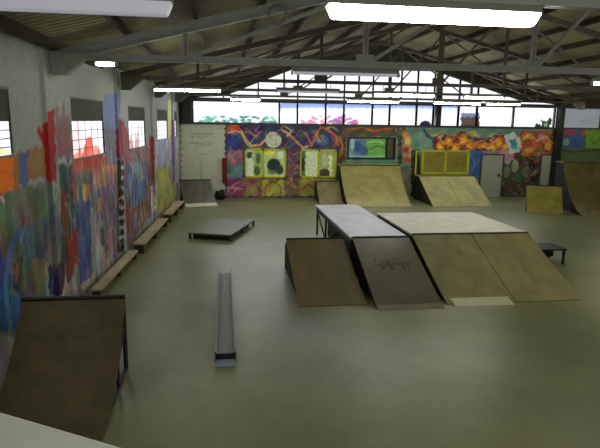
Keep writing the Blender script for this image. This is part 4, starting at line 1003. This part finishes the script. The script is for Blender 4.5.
# coil of cable on the first truss
t_ = empty('cable_coil', (.9, 9.32, 4.97), 'round coil of pale cable hanging from the first full truss rafter', 'cable coil')
m_ = MB()
for rr, off in ((.145,0),(.155,.02),(.135,-.02)):
    pts = [(rr*math.cos(a), off, .145 + rr*math.sin(a)) for a in [2*math.pi*i/28 for i in range(29)]]
    m_.path(pts, .011, 6)
m_.build('cable_loop', M['cable'], t_)
MB().path([(.05,0,.28),(.1,.02,.33),(.2,.0,.22),(.3,0,.24)], .009, 6).build('loose_end', M['cable'], t_)

# ------------------------------------------------------------------ ramps
def ramp(label, name, cat, xl, xr, yb, yt, h, face, side, expo=1.0, deck=0, deck_m=None, open_side=False, plate=None, plate_x=None,
         rz=0, coping=True, seam=None, group=None, faces2=None, back=True, back_out=0, plate_w=.14):
    """riding face rises from the floor at yb to height h at yt, deck goes on behind it"""
    ox, oy = (xl+xr)/2, yb
    t = empty(name, (ox, oy, 0), label, cat, group, rz); W = (xr-xl)/2; run = yt-yb
    n = 12 if expo != 1 else 5
    prof = [(run*i/n, .012 + (h-.012)*(i/n)**expo) for i in range(n+1)]
    th = .03
    def strip(x0, x1, m, nm):
        p = prof + [(y+ .004, max(z-th, .001)) for y, z in prof[::-1]]
        return MB().prism(p, x0, x1).build(nm, m, t)
    if seam is None: strip(-W, W, face, 'riding_surface')
    else:
        s = -W + 2*W*seam
        strip(-W, s-.008, face, 'riding_surface'); strip(s+.008, W, faces2 or face, 'riding_surface')
    inner = [(y+.02, max(z-th-.002, .0015)) for y, z in prof]
    if not open_side:
        for sx in (-W+.03, W-.055):
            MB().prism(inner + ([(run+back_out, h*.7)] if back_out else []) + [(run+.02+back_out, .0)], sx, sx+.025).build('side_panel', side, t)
    else:
        for sx in (-W+.04, W-.08):
            f = MB(); k = 3
            f.beam((sx,.12,.03), (sx,run,.03), .05, .05)
            for j in range(1, k+1):
                yy = run*j/(k+.0) - .03; zz = .012+(h-.012)*(yy/run)**expo - th - .01
                if zz > .1: f.beam((sx,yy,.0), (sx,yy,zz), .05, .05)
            f.beam((sx,.16,.03), (sx,run,h-th-.06), .05, .08)
            f.beam((sx,run*.5,.03), (sx,run-.05,h*.62), .035, .05)
            f.build('side_frame', side, t)
    if coping: MB().tube((-W,run,h+.004), (W,run,h+.004), .022, 10).build('coping', M['darksteel'], t)
    if deck:
        MB().box(-W, W, run+.01, run+deck, h-.04, h).build('deck', deck_m or face, t)
        if not open_side:
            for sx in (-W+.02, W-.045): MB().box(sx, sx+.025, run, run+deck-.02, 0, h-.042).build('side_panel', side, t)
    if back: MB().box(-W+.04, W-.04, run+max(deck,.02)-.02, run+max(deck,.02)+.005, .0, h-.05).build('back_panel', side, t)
    if plate:
        a, b = plate_x or (-W, W)
        pw = plate_w; zt_ = .02 + .012 + (h-.012)*(pw/run)**expo
        MB().hexa([(a,-pw,.001),(b,-pw,.001),(b,pw,.008),(a,pw,.008)], [(a,-pw,.005),(b,-pw,.005),(b,pw,zt_),(a,pw,zt_)]).build('toe_plate', plate, t)
    return t

# central funbox: two banks, a long table and a wide deck bank
ramp('low bank ramp with worn brown centre, left end of the central ramps', 'bank_ramp', 'ramp', 1.36, 2.66, 9.5, 11.75, .8,
     M['ply_brown'], M['ply_framing'], 1.12, open_side=False, back_out=.5)
SLATE = ramp('dark slate coloured bank ramp rising to the lilac grey table', 'bank_ramp', 'ramp', 2.78, 4.06, 9.22, 11.35, .9,
     M['slate'], M['ply_framing'], 1.0, open_side=True, plate=M['plategrey'], plate_w=.07)
ramp('wide tan plywood bank ramp with pale deck on top, right of the slate ramp', 'deck_ramp', 'ramp', 4.2, 7.02, 9.36, 11.5, .92,
     M['ply_tan'], M['ply_framing'], 1.1, deck=2.9, deck_m=M['beige'], plate=M['plate'], plate_x=(-1.3,-.12), seam=.5)
# faded scrawl on the slate ramp
q_ = MB(); rn_ = random.Random(5); x_ = -.38; sl_ = .9/2.13
for k in range(9):
    a_ = [(x_ + rn_.uniform(0,.06), 1.0 + rn_.uniform(0,.42)) for _ in range(3)]
    for m_ in range(2):
        p0_, p1_ = a_[m_], a_[m_+1]
        q_.beam((p0_[0],p0_[1],p0_[1]*sl_+.016), (p1_[0],p1_[1],p1_[1]*sl_+.016), .02, .004)
    q_.beam((x_,1.2,1.2*sl_+.016), (x_+.09,1.24,1.24*sl_+.016), .02, .004); x_ += .085
q_.build('faded_scrawl', mat('faded_scrawl_paint', (128,112,84), .7, scale=6), SLATE)
t_ = empty('grind_table', (3.4, 11.38, 0), 'long smooth lilac grey table on dark legs, behind the slate bank ramp', 'table')
MB().box(-.66,.66,.0,4.7,.84,.9).build('tabletop', M['lavender'], t_, bevel=.008)
for sx in (-.6, .6):
    for yy in (.12, 1.7, 3.2, 4.6):
        MB().beam((sx,yy,0), (sx,yy,.84), .05, .05).build('leg', M['darksteel'], t_)
for sx in (-.6, .6):
    MB().beam((sx,.12,.76), (sx,4.6,.76), .05, .09).build('side_rail', M['darksteel'], t_)
    for a_, c_ in ((.12,1.7),(3.2,1.7),(3.2,4.6)): MB().beam((sx,a_,.1), (sx,c_,.72), .035, .04).build('diagonal_brace', M['darksteel'], t_)
MB().box(-.55,-.52,.2,3.2,.25,.8).build('side_board', M['ply_framing'], t_)
t_ = empty('low_bench', (7.95, 11.95, 0), 'low dark bench with open front tucked behind the tan ramp on the right', 'bench')
MB().box(-.75,.42,0,.7,.36,.4).build('seat', M['darksteel'], t_)
for sx in (-.7,-.15,.37):
    for yy in (.04,.66): MB().beam((sx,yy,0), (sx,yy,.36), .05, .05).build('leg', M['darksteel'], t_)
MB().box(-.72,.4,.5,.53,.08,.3).build('back_board', M['ply_framing'], t_)

# grind rail
t_ = empty('grind_rail', (-.01, 7.22, 0), 'long low steel grind rail standing alone on the open floor', 'grind rail')
MB().box(-.125,.125,.12,4.4,.06,.08).build('rail_bed', M['railbed'], t_)
for sx in (-.137,.137):
    MB().beam((sx,.02,.16), (sx,4.45,.16), .03, .03).build('side_rail', M['railsteel'], t_)
    MB().box(sx-.006,sx+.006,.03,4.44,.0,.15).build('side_web', M['darksteel'], t_)
MB().box(-.145,.145,.06,.1,.02,.13).build('end_bar', M['darksteel'], t_)
MB().hexa([(-.14,-.07,.001),(.14,-.07,.001),(.14,.08,.001),(-.14,.08,.001)], [(-.14,-.06,.02),(.14,-.06,.02),(.14,.08,.05),(-.14,.08,.05)]).build('foot_plate', M['bluesteel'], t_)

# manual pad
t_ = empty('manual_pad', (-1.05, 15.55, 0), 'low flat grey box on short legs on the open floor beyond the rail', 'low box', rz=R(-19))
MB().box(0,1.28,0,2.5,.15,.2).build('pad_top', mat('grey_pad_top', (118,116,96), .4, scale=2, var=.2), t_, bevel=.006)
for x_ in (.04,1.24):
    for y_ in (.04,1.25,2.46): MB().beam((x_,y_,0), (x_,y_,.15), .06, .06).build('leg', M['darksteel'], t_)
MB().box(.1,1.18,.14,.17,.0,.15).box(1.1,1.13,.15,2.3,0,.15).build('apron_board', M['ply_framing'], t_)

# near quarter pipe on the left
t_ = empty('quarter_pipe', (-1.98, 5.5, 0), 'rusty brown quarter pipe nearest the gallery, against the left wall', 'ramp')
W = .65; run = 1.65; h = 1.06
prof = [(run*i/14, .012+(h-.012)*(i/14)**2.1) for i in range(15)]
MB().prism(prof + [(y+.012, max(z-.03,.001)) for y, z in prof[::-1]], -W, W).build('riding_surface', M['brown_face'], t_)
for sx in (-W+.01, W-.04):
    f = MB()
    f.beam((sx,.5,.03), (sx,run,.03), .04, .05).beam((sx,run+.02,0), (sx,run+.02,h-.03), .04, .04)
    f.beam((sx,1.15,0), (sx,1.15,.42), .04, .05).beam((sx,.75,.12), (sx,run,.62), .035, .05)
    f.build('side_frame', M['darksteel'], t_)
MB().tube((-W,run,h+.01), (W,run,h+.01), .028, 12).build('coping', M['darksteel'], t_)
for sx in (-W+.03, W-.03): MB().beam((sx,run+.06,0), (sx,run+.06,h), .035, .035).build('leg', M['darksteel'], t_)

# ramps by the back wall
ramp('small dark grey bank ramp in the far left corner beside the blank pale wall', 'bank_ramp', 'ramp', -1.57, -.27, 21.75, 22.95, .92,
     M['ply_dark'], M['ply_framing'], 1.25, rz=R(14), plate=M['plate'])
ramp('tall golden plywood quarter pipe below the green window', 'quarter_pipe', 'ramp', 5.0, 7.7, 21.15, 23.1, 1.55,
     M['ply_gold'], M['ply_framing'], 1.6, deck=.7, seam=.985)
ramp('small olive bank ramp joined to the left of the golden quarter pipe', 'bank_ramp', 'ramp', 3.95, 4.95, 22.0, 23.0, .86,
     M['ply_olive'], M['ply_framing'], 1.3, deck=.6)
ramp('wide golden bank ramp with a centre seam below the yellow gate', 'bank_ramp', 'ramp', 8.56, 11.15, 21.1, 23.0, 1.09,
     M['ply_gold'], M['ply_framing'], 1.05, seam=.48, deck=.6)
ramp('small free standing golden kicker ramp before the narrow white door', 'kicker_ramp', 'ramp', 11.72, 13.02, 19.25, 20.05, 1.0,
     M['ply_gold'], M['ply_framing'], 1.15, rz=R(-24))
ramp('big curved olive brown quarter pipe at the right edge', 'quarter_pipe', 'ramp', 13.45, 17.0, 18.1, 20.2, 1.93,
     M['ply_olive'], M['ply_framing'], 2.2, deck=.6, rz=R(-6))

# yellow gate on top of the far bank
t_ = empty('yellow_gate', (10.06, 23.72, 1.1), 'bright yellow framed double gate with brown boards on top of the golden bank', 'gate')
g = MB()
for x_ in (-1.1, 0, 1.1): g.beam((x_,0,0), (x_,0,1.1), .09, .06)
g.beam((-1.1,0,1.06), (1.1,0,1.06), .06, .09).beam((-1.1,0,.05), (1.1,0,.05), .06, .09)
g.build('gate_frame', M['yellow'], t_)
for x_ in (-.55, .55):
    MB().box(x_-.5,x_+.5,.02,.05,.06,1.04).build('board_panel', M['mesh_brown'], t_)
MB().beam((-1.4,.0,0), (-1.4,.0,1.06), .06, .06).beam((-1.4,0,1.03), (-1.1,0,1.03), .05, .05).build('side_post', M['yellow'], t_)

# doors
def door(i, a, b, h, m, z0=0, handle=True):
    w = empty('door_%d' % i, ((a+b)/2, BACK-.02, z0), None, None); w['kind'] = 'structure'; W = (b-a)/2
    MB().box(-W,W,-.05,0,0,h).build('door_leaf', m, w, bevel=.008)
    MB().box(-W-.06,-W,-.07,.01,0,h+.06).box(W,W+.06,-.07,.01,0,h+.06).box(-W,W,-.07,.01,h,h+.06).build('door_frame', M['mullion'], w)
    if handle: MB().tube((W-.13,-.05,1.02), (W-.13,-.11,1.02), .018, 8).tube((W-.13,-.1,1.02), (W-.27,-.1,1.02), .014, 8).box(W-.17,W-.09,-.058,-.048,.94,1.12).build('door_handle', M['darksteel'], w)
door(1, 11.95, 12.98, 1.97, M['whitepaint'])
door(2, 14.95, 15.42, 1.98, M['whitepaint'], handle=False)

# red board and dark bag beside the corner ramp
t_ = empty('fire_hose_cabinet', (.02, 23.86, .68), 'narrow dark red box fixed where the pale wall meets the graffiti', 'cabinet')
MB().box(-.1,.1,-.1,.13,0,1.09).build('cabinet_body', M['red'], t_, bevel=.01)
MB().box(-.085,.085,-.115,-.1,.03,1.06).build('cabinet_door', M['red'], t_, bevel=.006)
t_ = MB()
bm = t_.bm
bmesh.ops.create_icosphere(bm, subdivisions=3, radius=1)
for v in bm.verts:
    nx, ny, nz = v.co
    k = 1 + .12*math.sin(nx*5+ny*3) + .1*math.sin(nz*6+nx*4)
    v.co = (-.17 + nx*.24*k, 23.55 + ny*.2*k, max(.0, .2 + nz*.22*k))
tag(t_.build('rubbish_bag', M['black'], None, smooth=True), 'dark rubbish bag slumped on the floor beside the corner ramp', 'bag')

# plank benches along the left wall
def bench(y0, y1, label, w=.22, h=.2):
    t = empty('plank_bench', (XW(y0)+.17, y0, 0), label, 'bench', 'plank benches along the left wall', rz=-math.atan(.0625)); L = y1-y0
    MB().box(0,w,0,L,h-.045,h).build('seat_plank', M['bench'], t, bevel=.006)
    n = max(2, int(L/1.3)+1)
    for k in range(n):
        yy = .06 + (L-.12)*k/(n-1)
        MB().box(.03,w-.04,yy-.04,yy+.04,0,h-.045).build('leg', M['bench_leg'], t)
    MB().box(w-.075,w-.05,.1,L-.1,h-.1,h-.045).build('apron', M['bench_leg'], t)
bench(10.3, 13.5, 'long pale plank bench nearest the camera along the left wall')
bench(13.9, 17.6, 'plank bench with dark end block, middle of the three along the left wall', .3, .27)
bench(18.2, 21.2, 'short brown plank bench farthest along the left wall', .32, .3)

# ------------------------------------------------------------------ light
w = bpy.data.worlds.new('sky'); bpy.context.scene.world = w; w.use_nodes = True
w.node_tree.nodes['Background'].inputs[0].default_value = (.93,.96,1,1)
w.node_tree.nodes['Background'].inputs[1].default_value = 1.2
def area(name, loc, rot, sx, sy, p, col=(1,1,.97)):
    l = bpy.data.lights.new(name, 'AREA'); l.shape = 'RECTANGLE'; l.size = sx; l.size_y = sy; l.energy = p; l.color = col
    o = bpy.data.objects.new(name, l); C.objects.link(o); o.location = loc; o.rotation_euler = rot
    return o
area('gable_daylight', (7, 23.7, 3.9), (R(-70),0,0), 15, 1.2, 200, (.95,.98,1))
for i, (a, b, c, d_) in enumerate(WIN_L[:4]):
    area('window_daylight', (XW((a+b)/2)+.06, (a+b)/2, 3.05), (0,R(-75),0), .5, b-a-.1, 14, (.95,.98,1))
for x_, y_, p in [(9,4,90),(10,9.3,90),(18,14,60),(5,-.5,70),(-.9,-1.0,48),(1.2,1.5,30)]:      # added unseen fill lamps; some continue the light rows, others brighten the gallery end
    l = bpy.data.lights.new('fill_light', 'POINT'); l.energy = p; l.shadow_soft_size = .12; l.color = (1,1,.88)
    o = bpy.data.objects.new('fill_light', l); C.objects.link(o); o.location = (x_, y_, 3.95)

# ------------------------------------------------------------------ camera
cam = bpy.data.cameras.new('camera'); co = bpy.data.objects.new('camera', cam); C.objects.link(co)
pitch = math.atan(102.8/540); yaw = math.atan(78*math.cos(pitch)/540); roll = .015
fw = Vector((math.sin(yaw)*math.cos(pitch), math.cos(yaw)*math.cos(pitch), -math.sin(pitch)))
rt = Vector((math.cos(yaw), -math.sin(yaw), 0)); up = rt.cross(fw)
Rr = rt*math.cos(roll) + up*math.sin(roll); Ur = -rt*math.sin(roll) + up*math.cos(roll)
m3 = Matrix((Rr, Ur, -fw)).transposed()
co.matrix_world = Matrix.Translation((0,0,3.4)) @ m3.to_4x4()
cam.sensor_width = 36; cam.lens = 540/600*36; cam.clip_start = .05
bpy.context.scene.camera = co
vs_ = bpy.context.scene.view_settings
vs_.view_transform = 'Standard'; vs_.look = 'None'; vs_.exposure = .18
